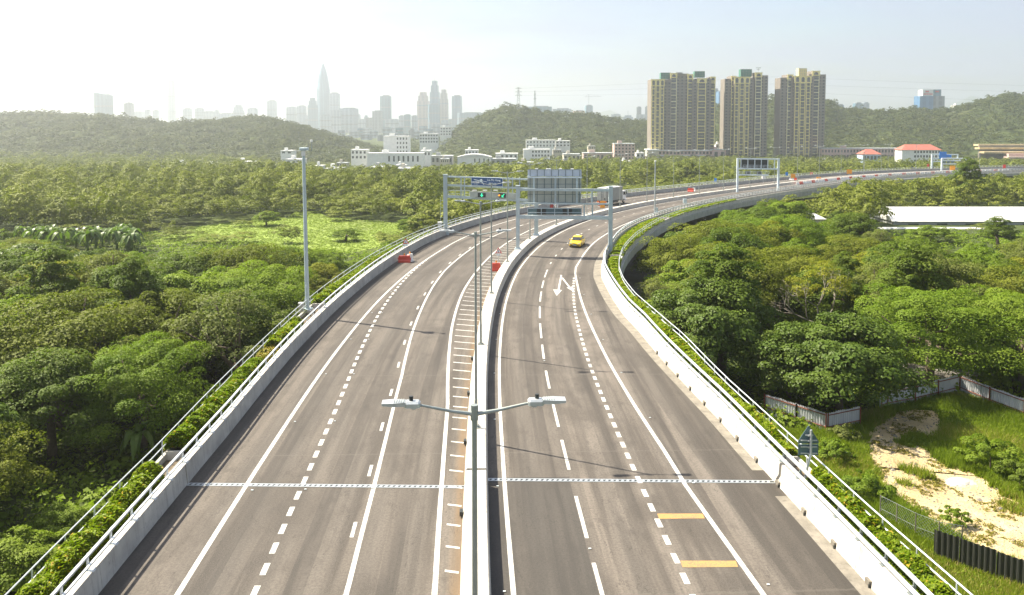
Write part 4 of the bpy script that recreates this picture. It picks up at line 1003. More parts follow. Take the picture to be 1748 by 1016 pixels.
# ------------------------------------------------------------------ white sheds on the right
M['wall_white']=pmat('white_wall',(.78,.78,.75),.7,.08,.4,streak=.25); M['wall_cream']=pmat('cream_wall',(.55,.50,.40),.75,.1,.3,streak=.25)
M['wall_pink']=pmat('pink_wall',(.55,.40,.34),.75,.1,.3,streak=.25); M['wall_grey']=pmat('grey_wall',(.36,.37,.36),.75,.12,.3,streak=.3)
M['wall_brown']=pmat('brown_grey_wall',(.215,.188,.158),.75,.15,.25,streak=.25); M['win']=pmat('window_glass',(.05,.06,.065),.15,.3,.5,spec=.7)
M['roof_red']=pmat('red_tile_roof',(.42,.12,.085),.8,.15,.5); M['roof_white']=pmat('white_sheet_roof',(.62,.62,.60),.55,.10,.3,streak=.2); M['roof_grey']=pmat('grey_sheet_roof',(.42,.44,.44),.6,.12,.4,streak=.3)
M['yellow_frame']=pmat('yellow_facade',(.84,.72,.30),.7,.08,.3); M['pale_frame']=pmat('pale_facade',(.78,.72,.45),.7,.1,.3)
M['netting']=pmat('green_scaffold_net',(.06,.20,.14),.85,.25,.6); M['blue_wall']=pmat('pale_blue_wall',(.42,.55,.68),.7,.08,.3)
def ridge_roof(b,x0,x1,y0,y1,z0,z1,ov=.4):
    ym=(y0+y1)/2
    b.add([(x0-ov,y0-ov,z0),(x1+ov,y0-ov,z0),(x1+ov,ym,z1),(x0-ov,ym,z1),(x1+ov,y1+ov,z0),(x0-ov,y1+ov,z0)],[(0,1,2,3),(3,2,4,5),(0,3,5),(1,4,2),(0,5,4,1)])
a=G(1515,405); Yw=205.0
zt=atY(1520,378,Yw).z; X0=atY(1526,360,Yw).x; X1=X0+52; 
r=thing('warehouse','long low white shed with a pitched white roof behind the right-hand wood','warehouse',(X0,Yw,-8))
b=MB(); b.box(((X0+X1)/2,Yw+7,(zt-8.2)/2),(X1-X0,14,zt+8.2)); b.build('wall',M['wall_grey'],r)
b=MB(); ridge_roof(b,X0,X1,Yw,Yw+14,zt,atY(1520,353,Yw+7).z); b.build('roof',M['roof_white'],r)
for i in range(7): b=MB(); b.box((X0+5+i*7.2,Yw-.03,zt-1.5),(2.6,.06,1.9)); b.build('window',M['win'],r)
Yl=192.0; zl=atY(1520,389.5,Yl+6).z; X0b=atY(1510,400,Yl).x
r=thing('lean_to_shed','lower white shed with a sloping white roof in front of the long white shed','shed',(X0b,Yl,-8))
b=MB(); zf=atY(1520,404,Yl).z; b.add([(X0b,Yl,-8.2),(X0b+27,Yl,-8.2),(X0b+27,Yl,zf),(X0b,Yl,zf),(X0b,Yl+6,-8.2),(X0b+27,Yl+6,-8.2),(X0b+27,Yl+6,zl),(X0b,Yl+6,zl)],[(0,1,2,3),(5,4,7,6),(1,5,6,2),(4,0,3,7)]); b.build('wall',M['wall_white'],r)
b=MB(); b.add([(X0b-.3,Yl-.4,zf-.1),(X0b+27.3,Yl-.4,zf-.1),(X0b+27.3,Yl+6.2,zl+.1),(X0b-.3,Yl+6.2,zl+.1),(X0b-.3,Yl-.4,zf+.02),(X0b+27.3,Yl-.4,zf+.02),(X0b+27.3,Yl+6.2,zl+.22),(X0b-.3,Yl+6.2,zl+.22)],[(3,2,1,0),(4,5,6,7),(0,1,5,4),(1,2,6,5),(2,3,7,6),(3,0,4,7)]); b.build('roof',M['roof_white'],r)
Ys=188.; x0,x1=atY(1365,380,Ys).x,atY(1407,380,Ys).x; zt=atY(1365,374,Ys).z
r=thing('small_shed','small cream shed with a white hipped roof among the trees right of the bend','shed',(x0,Ys,-8))
b=MB(); b.box(((x0+x1)/2,Ys+3,(zt-8.2)/2),(x1-x0,6,zt+8.2)); b.build('wall',M['wall_cream'],r)
b=MB(); xm=(x0+x1)/2; b.add([(x0-.4,Ys-.4,zt),(x1+.4,Ys-.4,zt),(x1+.4,Ys+6.4,zt),(x0-.4,Ys+6.4,zt),(x0+1.8,Ys+3,zt+1.3),(x1-1.8,Ys+3,zt+1.3)],[(0,1,5,4),(1,2,5),(2,3,4,5),(3,0,4),(3,2,1,0)]); b.build('roof',M['roof_white'],r)

# ================================================================== BUILDINGS
CLEAR=[]
def boxpx(b,x0,x1,y0,y1,Y,depth,mi=0,zb=None):
    a=atY(x0,y0,Y); c=atY(x1,y1,Y); z1=a.z; z0=c.z if zb is None else zb
    b.box(((a.x+c.x)/2,Y+depth/2,(z0+z1)/2),(c.x-a.x,depth,z1-z0),mi=mi); return a.x,c.x,z0,z1
def arch(b,xc,w,z0,z1,y,n=8):
    pts=[Vector((xc-w/2,y,z0)),Vector((xc+w/2,y,z0)),Vector((xc+w/2,y,z1-w/2))]
    for k in range(1,n): a=math.pi*k/n; pts.append(Vector((xc+math.cos(a)*w/2,y,z1-w/2+math.sin(a)*w/2)))
    pts.append(Vector((xc-w/2,y,z1-w/2))); b.plate(pts,(0,-1,0),.12)
def tower_block(label,bays,pyb,boxes,Y=803.,depth=17.):
    xa=min(q[0] for q in bays); xb=max(q[1] for q in bays); base=atY((xa+xb)/2,pyb,Y); z0=base.z-6
    r=thing('tower_block',label,'tower block',(base.x,Y,base.z)); CLEAR.append((xa,xb,Y))
    for (x0,x1,yt,typ,fw) in bays:
        Yf=Y-fw; b=MB(); X0,X1,_,z1=boxpx(b,x0,x1,yt,pyb,Yf,depth+fw,zb=z0)
        wall=b.build('wall',M['wall_brown'] if typ!='p' else M['wall_pink'],r)
        W=X1-X0; nf=int((z1-base.z-2)/3.0)
        if typ in('g','p'):
            nc=max(1,int(W/3.6)); sl=MB()
            for c in range(nc):
                x=X0+W*(c+.5)/nc; q=MB(); q.box((x,Yf-.02,base.z+1.5+nf*1.5),(min(1.7,W/nc*.55),.12,nf*3.0)); q.build('window_column',M['win'],wall)
            for k in range(nf):
                z=base.z+2.2+k*3.0; sl.box(((X0+X1)/2,Yf-.05,z-.15),(W*.98,.24,1.25)); sl.box(((X0+X1)/2,Yf-.12,z-.75),(W*1.0,.34,.2),mi=1)
            tag(sl.build('floor_bands',[M['wall_brown'],M['wall_pink' if typ=='p' else 'wall_grey']],wall),kind='stuff')
        else:
            nc=3 if typ=='Y' else 1; cr=6.5 if typ=='Y' else 4.5
            b=MB(); cw=W/nc
            for c in range(nc):
                xc=X0+cw*(c+.5); wide=.80 if (typ=='y' or c==1) else .66
                boxg=MB(); boxg.box((xc,Yf-.03,(base.z+z1-cr)/2),(cw*wide,.10,z1-cr-base.z)); boxg.build('window_column',M['win'],wall)
                for sg in (-1,1): b.box((xc+sg*cw*wide/2,Yf-.20,(base.z+z1-cr)/2),(.62,.5,z1-cr-base.z))
                k=0
                while k*3.0<z1-cr-base.z-1:
                    step=(k+(c==1))%2==0
                    z=base.z+1+k*3.0; b.box((xc,Yf-.16,z),(cw*wide,.36,.75 if step else .2)); 
                    k+=1
            b.build('facade_frame',M['yellow_frame' if fw>0.4 else 'pale_frame'],wall)
            b=MB(); b.box(((X0+X1)/2,Yf-.2,z1-cr/2),(W*1.02,.5,cr)); b.box(((X0+X1)/2,Yf-.35,z1-.3),(W*1.1,.9,.6)); b.box(((X0+X1)/2,Yf-.30,z1-cr),(W*1.06,.7,.5)); b.build('cornice',M['yellow_frame'],wall)
            for c in range(nc): b=MB(); arch(b,X0+cw*(c+.5),cw*.55,z1-cr+.6,z1-1.2,Yf-.46); b.build('arched_window',M['win'],wall)
    for (x0,x1,yt,yb,mt) in boxes:
        b=MB(); X0,X1,za,zb_=boxpx(b,x0,x1,yt,yb,Y+3,7); o=b.build('roof_plant_room',M[mt],r)
        b=MB()
        for k in range(5):
            for zz in (za,zb_): pass
            x=X0+(X1-X0)*k/4; b.bar((x,Y+2.8,za-2),(x,Y+2.8,zb_+.8),.15,.15,up=(0,1,0))
        for k in range(4): z=za+(zb_-za)*k/3; b.bar((X0-.3,Y+2.8,z),(X1+.3,Y+2.8,z),.15,.15)
        b.build('scaffold',M['post'],o)
    return r,z0
A_=lambda v:1080+v/4.065; B_=lambda v:80+v/4.065
tower_block('wide left tower block with a sunlit yellow bay and two green-netted roof boxes',
 [(A_(130),A_(215),B_(225),'Y',5.),(A_(215),A_(262),B_(226),'g',1.),(A_(262),A_(302),B_(182),'y',.3),(A_(302),A_(380),B_(186),'g',0),(A_(380),A_(413),B_(190),'y',.8),(A_(413),A_(448),B_(236),'g',2.),(A_(448),A_(505),B_(218),'y',2.4),(A_(505),A_(538),B_(220),'g',1.5),(A_(538),A_(567),B_(207),'y',.5)],B_(728),
 [(A_(196),A_(264),B_(180),B_(222),'netting'),(A_(430),A_(500),B_(170),B_(212),'netting'),(A_(302),A_(345),B_(178),B_(190),'wall_grey')])
tower_block('middle tower block of the three with a central yellow grid bay and green roof box',
 [(A_(640),A_(684),B_(222),'g',0),(A_(684),A_(706),B_(202),'y',.6),(A_(706),A_(803),B_(208),'Y',4.),(A_(803),A_(832),B_(218),'g',2.),(A_(832),A_(850),B_(215),'g',-3.),(A_(850),A_(886),B_(178),'y',.3),(A_(886),A_(928),B_(198),'g',0)],B_(788),
 [(A_(750),A_(826),B_(156),B_(206),'netting')],Y=812.)
tower_block('right tower block of the three with a tall central lift box and shaded yellow bays',
 [(A_(1026),A_(1074),B_(214),'g',0),(A_(1074),A_(1100),B_(192),'y',.3),(A_(1100),A_(1124),B_(212),'g',1.),(A_(1124),A_(1226),B_(202),'Y',3.),(A_(1226),A_(1246),B_(205),'g',1.),(A_(1246),A_(1284),B_(167),'y',.3),(A_(1284),A_(1326),B_(192),'g',0)],B_(792),
 [(A_(1153),A_(1207),B_(150),B_(206),'yellow_frame')],Y=806.)
def antenna(label,px,y0,y1,Y): 
    a,c=atY(px,y1,Y),atY(px,y0,Y); r=thing('roof_mast',label,'mast',tuple(a)); b=MB(); b.tube([a,c],.15,5); b.build('pole',M['post'],r); b=MB(); b.box(c,(5,.5,.5)); b.box(c-Vector((0,0,1.5)),(3,.4,.4)); b.build('cross_arm',M['post'],r)
antenna('thin mast with a cross arm on the roof of the middle tower block',1294.5,116,126,816)
# podium with arches
Yp=795.; b=MB(); pod=thing('podium_building','low arcaded podium with a cream gatehouse at the foot of the left tower block','podium',tuple(atY(1150,270,Yp)))
X0,X1,z0,z1=boxpx(b,A_(178),A_(556),B_(716),B_(795),Yp,14,zb=-24); b.build('wall',M['wall_pink'],pod); CLEAR.append((1105,1217,Yp))
for k in range(15):
    b=MB(); arch(b,X0+(X1-X0)*(k+.5)/15,(X1-X0)/15*.6,z0+7.0,z1-7.5,Yp-.1); b.build('archway',M['win'],pod)
    x=X0+(X1-X0)*(k+.5)/15; b=MB(); b.box((x,Yp-.1,z1-2.8),((X1-X0)/15*.55,.3,2.2)); b.build('window',M['win'],pod)
b=MB(); b.box(((X0+X1)/2,Yp-.4,z1-.4),(X1-X0+1,1.2,.8)); b.box(((X0+X1)/2,Yp-.3,z1-5.3),(X1-X0,.8,.7)); b.build('cornice',M['wall_white'],pod)
b=MB(); boxpx(b,A_(104),A_(180),B_(714),B_(795),Yp-4,16,zb=-24); b.build('gatehouse',M['wall_cream'],pod)
b=MB(); boxpx(b,A_(100),A_(184),B_(712),B_(720),Yp-4.6,17); b.build('cornice',M['wall_white'],pod)
b=MB(); boxpx(b,A_(124),A_(158),B_(748),B_(778),Yp-4.4,.5); b.build('sign_panel',M['wall_brown'],pod)
b=MB(); boxpx(b,A_(131),A_(151),B_(753),B_(773),Yp-4.6,.3); b.build('sign_panel',M['yellow_frame'],pod)

def low_building(label,x0,x1,yt,yb,Y,wall='wall_white',rows=3,cols=6,depth=14,roof='flat',name='building',winw=.5,wp=None,strip=False):
    a=atY(x0,yt,Y); c=atY(x1,yb,Y); gz_=min(ground((a.x+c.x)/2,Y),c.z)-2
    r=thing(name,label,'building',((a.x+c.x)/2,Y,gz_)); b=MB(); X0,X1,z0,z1=boxpx(b,x0,x1,yt,yb,Y,depth,zb=gz_); w=b.build('wall',M[wall],r); CLEAR.append((x0,x1,Y))
    zb=c.z; H=z1-zb
    wx0,wx1=(X0,X1) if wp is None else (X0+(X1-X0)*wp[0],X0+(X1-X0)*wp[1])
    for k in range(rows):
        z=zb+H*(k+.55)/rows
        if strip:
            b=MB(); b.box(((wx0+wx1)/2,Y-.05,z),((wx1-wx0)*.96,.14,H/rows*.4)); b.build('window_band',M['win'],w)
        else:
            for q in range(cols):
                b=MB(); x=wx0+(wx1-wx0)*(q+.5)/cols; b.box((x,Y-.05,z),((wx1-wx0)/cols*winw,.14,H/rows*.5)); b.build('window',M['win'],w)
    if roof=='flat':
        b=MB(); b.box(((X0+X1)/2,Y+depth/2,z1+.25),(X1-X0+.6,depth+.6,.5)); b.build('roof_slab',M['roof_white' if wall in('wall_white','blue_wall') else 'roof_grey'],r)
        b=MB(); b.box((X0+(X1-X0)*.3,Y+depth*.5,z1+1.6),(min(5,(X1-X0)*.2),4,2.4)); b.build('roof_room',M[wall],r)
    elif roof=='hip':
        b=MB(); hh=min(depth*.35,4.5); e=.8; i=depth*.42
        b.add([(X0-e,Y-e,z1),(X1+e,Y-e,z1),(X1+e,Y+depth+e,z1),(X0-e,Y+depth+e,z1),(X0+i,Y+depth/2,z1+hh),(X1-i,Y+depth/2,z1+hh)],[(0,1,5,4),(1,2,5),(2,3,4,5),(3,0,4),(3,2,1,0)]); b.build('roof',M['roof_red'],r)
    else:
        b=MB(); n=9; rg=[[ (X0-.4+ (X1-X0+.8)*k/n,Y-.5,z1+math.sin(math.pi*k/n)*2.2) for k in range(n+1)]+[(X1+.4,Y-.5,z1-.3),(X0-.4,Y-.5,z1-.3)]]
        rg.append([(p[0],p[1]+depth+1,p[2]) for p in rg[0]]); b.loft(rg); b.build('roof',M['roof_white'],r)
    return r
Z2=lambda v:400+v/3.175; Y2_=lambda v:80+v/3.175; Z3=lambda v:800+v/3.175; Z5=lambda v:1308+v/3.175
low_building('tall white block with dark vertical window strips in the village left of centre',654.5,697.6,233.5,263,690,rows=4,cols=4,winw=.4,wp=(.5,.98))
low_building('long low white factory hall in front of the tall white block',626.8,722,262.5,281.6,655,rows=1,cols=7,wp=(.35,.95),winw=.35)
low_building('white two-storey house left of the tall white block',599,626,256.5,273,670,rows=2,cols=4)
low_building('white hall with a curved roof and dark doors behind the blue-sign gantry',781,838,268,281.8,640,rows=1,cols=4,roof='curve',wp=(.45,1.),winw=.25)
low_building('white block seen just right of the tall mast head',488,515,273,284,560,rows=1,cols=3)
low_building('small white house on the wooded slope left of the tall mast',479,499,258,263.5,720,rows=1,cols=2)
low_building('white house at the left edge of the village, half hidden in trees',400,427,277.5,286.5,560,rows=1,cols=3)
low_building('white shed roof among trees right of the tall mast',556,581,289,297,470,rows=1,cols=3)
low_building('grey-white house in trees left of the blue-sign gantry',633,663,287,300,470,rows=2,cols=3,wall='wall_grey')
low_building('brownish house in trees near the blue-sign gantry leg',677,705,289,305,440,rows=2,cols=3,wall='wall_cream')
low_building('long white flats behind the tall white block',716,748,229,245,1000,rows=3,cols=7,winw=.6)
low_building('small white flats right behind the long white flats',751,770,217.5,232,1080,rows=3,cols=4)
low_building('small white house right of the factory hall',718,735,258,268,690,rows=1,cols=3)
low_building('pale house above the curved-roof hall',794,816,257,265,760,rows=1,cols=4)
low_building('low grey roofs right of the factory hall',736,772,267,281,640,rows=1,cols=5,wall='wall_grey')
low_building('grey-white sheds right of the curved-roof hall',838,880,272,284,640,rows=1,cols=5,wall='wall_grey')
low_building('low pale workshop in the middle of the village',846,884,263,272,700,rows=1,cols=5,wall='wall_white')
low_building('long white terrace on the slope of the central hill',898,948,240,252,860,rows=2,cols=9,wp=(0,1),winw=.4)
low_building('white villa on the central hill, right of the long white terrace',948.7,973,241,251,870,rows=2,cols=4)
low_building('white L-shaped block of flats below the central hill',893.5,938.6,256,276,720,rows=3,cols=6,wp=(.3,1.),winw=.5)
low_building('pink brown flats with dark windows left of the tower blocks',1048.8,1083.5,246,273,730,rows=5,cols=6,wall='wall_pink',winw=.45)
low_building('low pinkish sheds left of the pink brown flats',996,1046,262,276,720,rows=1,cols=7,wall='wall_pink')
low_building('low cream house between the white flats and pinkish sheds',962,990,264,277,700,rows=1,cols=4,wall='wall_cream')
low_building('tan ruin-like low building between the left and middle tower blocks',1217,1239,256,273,790,rows=1,cols=2,wall='wall_pink')
low_building('long brown-grey three-storey block right of the tower blocks',1402,1541,254,281,800,rows=3,cols=26,wall='wall_pink',winw=.45)
low_building('pale low shed in front of the long brown-grey block',1403,1431,276,283,740,rows=1,cols=3,roof='flat')
low_building('pale blue pavilion with a red hipped roof before the long block',1473,1503,263.5,278,700,wall='blue_wall',rows=1,cols=5,roof='hip',winw=.7,depth=12)
low_building('white three-storey building with a long red hipped roof behind the blue-sign gantry',1540,1605,256,279,690,rows=3,cols=9,roof='hip',wp=(.3,1.),winw=.55,depth=13)
low_building('white hut on the right ridge near the pale far mountain',1632,1643,180,189,1150,rows=1,cols=2)
for q in [('tiny white house on the wooded plain left of the tall mast',300,318,281,287,560),('white house with low roof among trees left of the meadow skyline',352,366,283,288,540),('white cottage among trees just right of the tall mast',537,550,284,290,520),('second white cottage right of the tall mast, nearer the factory hall',575,592,279,285,600),
  ('small pale house below the factory hall, hidden to its eaves by trees',676,692,283,289,560),('small white house between factory hall and curved-roof hall',752,766,272,279,630),('white workshop with long roof below the white flats',884,912,278,284,610),('pale house below the long white terrace',912,930,268,276,740),('small white house at the foot of the central hill',944,958,256,263,800),('tiny pale house on the central hill above the pinkish sheds',1004,1016,250,256,860),('small white house left of the podium gatehouse',1086,1100,262,270,760),('small pale house right of the podium building',1222,1236,247,254,840),('low white store right of the pink brown flats',1060,1078,276,282,660)]:
    low_building(q[0],q[1],q[2],q[3],q[4],q[5],rows=1,cols=2+(q[1]%3),depth=9,roof='flat',wall=['wall_white','wall_white','wall_cream'][q[1]%3])
# terraced retaining walls
r=thing('retaining_walls','tan stepped retaining walls of a cut slope at the far right','retaining wall',tuple(atY(1700,262,760)))
for y0,y1,xa in ((246.5,249.5,1670),(252,255,1672),(259,262,1680),(262.5,269,1722),(268,271,1722)):
    b=MB(); Yt=770-(y0-246)*1.2; boxpx(b,xa,1800,y0,y1,Yt,8); b.build('terrace',M['dirt'] if y0<262 else M['wall_pink'],r)
b=MB(); boxpx(b,1672,1800,249,272,766,2); b.build('wall',M['concrete_old'],r)

# ------------------------------------------------------------------ skyline (2.5 to 3.6 km away)
SKYF=1.0
def facade(name,wall,win,fx=4.5,fz=3.6):
    m,nt,b=nm(name); tc=N(nt,'ShaderNodeTexCoord'); sx=N(nt,'ShaderNodeSeparateXYZ'); lk(nt,tc.outputs['Object'],sx.inputs[0])
    u=mth(nt,'ADD',sx.outputs[0],sx.outputs[1]); a=mth(nt,'FRACT',mth(nt,'MULTIPLY',u,1/fx/2.5)); c=mth(nt,'FRACT',mth(nt,'MULTIPLY',sx.outputs[2],1/fz/3))
    f=mth(nt,'MULTIPLY',mth(nt,'GREATER_THAN',a,.45),mth(nt,'ADD',mth(nt,'MULTIPLY',mth(nt,'GREATER_THAN',c,.35),.35),.35))
    gn=noise(nt,mapping(nt,tc.outputs['Object'],(.05,.05,.02)),1.,3)
    w=mixc(nt,ramp(nt,gn,.35,.65),tuple(x*.8 for x in wall),wall)
    lk(nt,mixc(nt,f,w,win),b.inputs['Base Color']); b.inputs['Roughness'].default_value=.45; return m
FM={'glass':facade('glass_facade',(.13,.25,.33),(.06,.14,.21)),'teal':facade('teal_glass_facade',(.08,.22,.27),(.04,.12,.16)),'pale':facade('pale_facade_flats',(.34,.41,.46),(.15,.21,.26)),'pink':facade('pinkish_facade',(.46,.36,.31),(.22,.18,.17)),'beige':facade('beige_facade',(.44,.39,.32),(.2,.18,.16)),'white':facade('white_flats',(.44,.49,.52),(.2,.25,.3)),'blue':facade('blue_glass_facade',(.10,.24,.42),(.04,.13,.28)),'grey':facade('grey_facade',(.26,.29,.31),(.10,.12,.14)),'orange':facade('orange_flats',(.58,.38,.20),(.3,.2,.13))}
def sky_tower(label,x0,x1,yt,Y,st,top='box',crane=False,rz=None):
    Y=Y*SKYF if Y>2150 else Y
    a=atY(x0,yt,Y); c=atY(x1,yt,Y); W=c.x-a.x; xm=(a.x+c.x)/2; zt=a.z; zb=-22.; k=sum(map(ord,label)); rz=((k%9)-4)*.06 if rz is None else rz
    r=thing('skyscraper',label,'skyscraper',(xm,Y,zb),None,0.0); d=W*(.7+.05*(k%5)); w=W/(math.cos(rz)+.7*abs(math.sin(rz)))
    Mr=Matrix.Rotation(rz,3,'Z'); H=zt-zb
    def bx(b,cx,cy,z0,z1,sx_,sy_): p=Mr@Vector((cx,cy,0)); b.box((xm+p.x,Y+p.y,(z0+z1)/2),(sx_,sy_,z1-z0),rz)
    b=MB()
    if top=='spire':
        zs=[zb,zb+H*.60,zb+H*.70,zb+H*.80,zb+H*.88,zb+H*.95,zb+H]; ws=[1,1,.84,.70,.50,.26,.05]
        b.loft([[(xm+math.cos(t)*W*.54*q,Y+math.sin(t)*W*.54*q,z) for t in np.linspace(math.pi/8,math.pi*2+math.pi/8,9)[:-1]] for z,q in zip(zs,ws)]); b.build('tower_shaft',FM[st],r)
        b=MB(); b.tube([(xm,Y,zt-8),(xm,Y,zt+6)],[1.5,.5],5); b.build('spire',M['roof_grey'],r); return r
    if top=='dome':
        bx(b,0,0,zb,zt-W*.3,w,d); b.build('block',FM[st],r); b=MB(); b.loft([[(xm+math.cos(t)*W*.48*math.cos(p),Y+math.sin(t)*W*.4*math.cos(p),zt-W*.3+W*.3*math.sin(p)) for t in np.linspace(0,6.283,13)[:-1]] for p in (0,.4,.8,1.2,1.5)]); b.build('dome',FM['white'],r); return r
    if top=='step':
        bx(b,0,0,zb,zb+H*.78,w,d); bx(b,0,0,zb+H*.78,zb+H*.91,w*.8,d*.8); bx(b,0,0,zb+H*.91,zt,w*.56,d*.6); b.build('tower_shaft',FM[st],r)
    elif top=='slant':
        bx(b,0,0,zb,zt-W*.2,w,d); n=len(b.v); b.v[n-4:]=[(p[0],p[1],p[2]+(W*.2 if i in(0,3) else 0)) for i,p in enumerate(b.v[n-4:])]; b.build('tower_shaft',FM[st],r)
    else:
        bx(b,0,0,zb,zt-H*.03,w,d); b.build('tower_shaft',FM[st],r)
    b=MB()
    if top!='step' : bx(b,w*.05,0,zt-H*.035-W*.2*(top=='slant'),zt-(W*.1 if top=='slant' else 0),w*.62,d*.6); b.build('roof_plant_room',FM['grey' if st!='white' else 'white'],r)
    else: b.tube([(xm,Y,zt-1),(xm,Y,zt+14)],.8,5); b.build('antenna',M['roof_grey'],r)
    for q in (.33,.66): b=MB(); bx(b,0,0,zb+H*q,zb+H*q+3.5,w*1.02,d*1.02); b.build('refuge_floor',FM['grey'],r)
    if crane:
        b=MB(); b.tube([(xm,Y,zt-4),(xm,Y,zt+34)],1.0,4); b.tube([(xm-14,Y,zt+26),(xm+42,Y,zt+28)],.9,4); b.tube([(xm,Y,zt+34),(xm+36,Y,zt+28.4)],.35,4); b.tube([(xm,Y,zt+34),(xm-13,Y,zt+26.4)],.35,4); b.build('crane',M['roof_grey'],r)
    return r
for q in [
 ('teal glass tower with a crane standing alone above the left ridge',165,188,158,2500,'glass','slant',True),
 ('slim grey tower with a crane, right of the lone teal one above the left ridge',213.5,226,175,2600,'grey','box',True),
 ('faint low block right of the slim crane tower on the left skyline',228,244,190,3300,'pale'),
 ('faint narrow block left of a stepped pair on the left skyline',248,256,187,3300,'pale'),
 ('faint squat block beside the narrow one on the left skyline',261,271,188,3300,'pale'),
 ('very faint super-tall slab lost in the glare on the left skyline',286.5,297.5,137,3900,'pale'),
 ('faint square tower right of the super-tall slab in the glare',314,326,184.5,3300,'pale'),
 ('faint twin-topped block in the glare, first of the pair left of the white hill',334,347,184,3300,'pale'),
 ('faint lower block in the glare between the twin-topped block and a wide one',349,363,189,3300,'white'),
 ('faint stepped tower in the glare at the middle of the left skyline',365,375,187,3400,'pale','step'),
 ('faint wide block in the glare at the middle of the left skyline',376,396,193,3200,'pale'),
 ('faint tower with a roof box above the white hazy hill',399,415,179,3400,'pale','step'),
 ('faint block right of the roof-box tower above the white hazy hill',424,438,184,3300,'pale'),
 ('faint pale tower above the crest of the white hazy hill',457,471,171,3500,'pale'),
 ('faint thick tower left of the lattice-topped cluster near the spire',490,505,182,3200,'white'),
 ('faint broad tower just left of the cluster under the spire',508,522,180,3200,'pale'),
 ('pale glass tower with a small roof bulb touching the spire on its left',524,543,167,3100,'glass','step'),
 ('tallest skyscraper of the skyline with a tapering pointed spire',541,562,108,3300,'glass','spire'),
 ('pale tower with a roof crane touching the spire on its right',562.5,579,158,3300,'pale','box',True),
 ('grey-blue tower in front of the spire, lower right',546,566,196,2700,'pale'),
 ('slim tower in front between the spire and a broad twin block',567,581,187,2700,'white'),
 ('broad twin block of pale flats right of the spire',581,609.5,184,2750,'pale'),
 ('low pale flats right of the broad twin block',611,624,203,2700,'white'),
 ('mid-height grey flats left of the dark teal square tower',624.5,637,201,2800,'grey'),
 ('white-edged low office block below the grey flats',612,634.5,218.5,2300,'white'),
 ('grey-green tower overlapping the dark teal square tower on its left',636.5,652,188.7,2600,'grey'),
 ('dark teal square tower with a flat top standing free right of the spire',649,667.7,162.5,2900,'teal'),
 ('pale bluish slab right below the dark teal square tower',659,679,202.8,2500,'white'),
 ('narrow flats right of the pale bluish slab',680,690,197,2600,'pale'),
 ('narrow teal flats between pale neighbours, left of the pinkish tower',690,701,195,2650,'teal'),
 ('pale flats just left of the pinkish tower',701,713,197,2600,'pale'),
 ('pinkish tower with shoulders left of the tallest glass pair',713,732,157.5,2900,'pink','step'),
 ('pale blue lower tower in front of the tall glass one',730,751,177,2650,'glass'),
 ('tall glass tower with a rounded cap, highest of the right cluster',734,750,138,2800,'glass','step'),
 ('beige stepped tower with an antenna right of the tall glass one',750.5,765,153,2900,'beige','step'),
 ('plain pale blue slab tower standing free at the right of the cluster',771.8,788,162.5,3000,'glass'),
 ('long low bluish blocks behind the central hill shoulder',780,828,191.8,2900,'glass'),
 ('small white block beneath the plain pale blue slab',753,767,205,2500,'white'),
 ('teal-grey slab behind the pylon on the central hill',901,941,181,2300,'teal'),
 ('row of pale flats right of the teal-grey slab',943,976,185,2500,'pale'),
 ('orange-tinted flats on the central skyline',979,998,188.5,2300,'orange'),
 ('blue glass tower under construction with a crane on the central skyline',998.5,1011.5,179,2700,'glass','box',True),
 ('pale domed hall on the central skyline',1014,1034,197,2600,'white','dome'),
 ('low white cluster left of the dark twin blocks',1043,1060,194.5,2500,'white'),
 ('low pale cluster beside the low white one, left of the dark twin blocks',1061,1083,197,2500,'pale','step'),
 ('left one of two dark blue-grey twin blocks near the tower blocks',1086.6,1094.5,182,2600,'grey'),
 ('right one of two dark blue-grey twin blocks near the tower blocks',1101,1108.7,181,2600,'grey'),
 ('pale bluish blocks in front of the dark twin blocks',1085,1110,195.5,2450,'white'),
 ('blue glass tower between the left and middle tower blocks',1224,1238,154,1900,'blue'),
 ('pale glass slab beside the blue one between the left and middle tower blocks',1219,1226,151,1950,'glass'),
 ('small pale blue block on the ridge right of the tower blocks',1429,1439,177.6,2200,'blue'),
 ('pale flats on the ridge right of the small pale blue block',1457.6,1471,175,2200,'glass'),
 ('second pale flats on the ridge, right of its twin',1472,1483,174.5,2250,'white'),
 ]:
    sky_tower(*q)
MIDC=[('white',566,580,229,1700),('pale',577,590,222,1850),('grey',588,601,231,1650),('white',598,612,224,1900),('glass',610,620,219,2000),('pale',617,634,229,1700),('white',632,645,223,1850),('grey',643,656,230,1600),('pale',654,668,217,1950),('white',664,678,226,1700),('teal',676,688,218,1900),('pale',686,698,228,1650),('grey',697,709,219,1850),('white',706,718,223,1750),('pale',716,728,215,2000),('glass',727,738,220,1800),('white',737,752,211,2050),('pale',750,764,219,1900),('grey',536,549,229,1900),('white',549,566,224,1950)]
MIDN=['white flats','pale flats','grey block','glassy block','teal block']
for i,(st,a_,c_,y_,D_) in enumerate(MIDC):
    sky_tower('low %s of the city edge behind the village, %s from the left'%({'white':'white flats','pale':'pale flats','grey':'grey block','glass':'glassy block','teal':'teal block'}[st],ordn[sorted(q[1] for q in MIDC if q[0]==st).index(a_)]),a_,c_,y_,D_,st,'step' if i%5==2 else 'box')
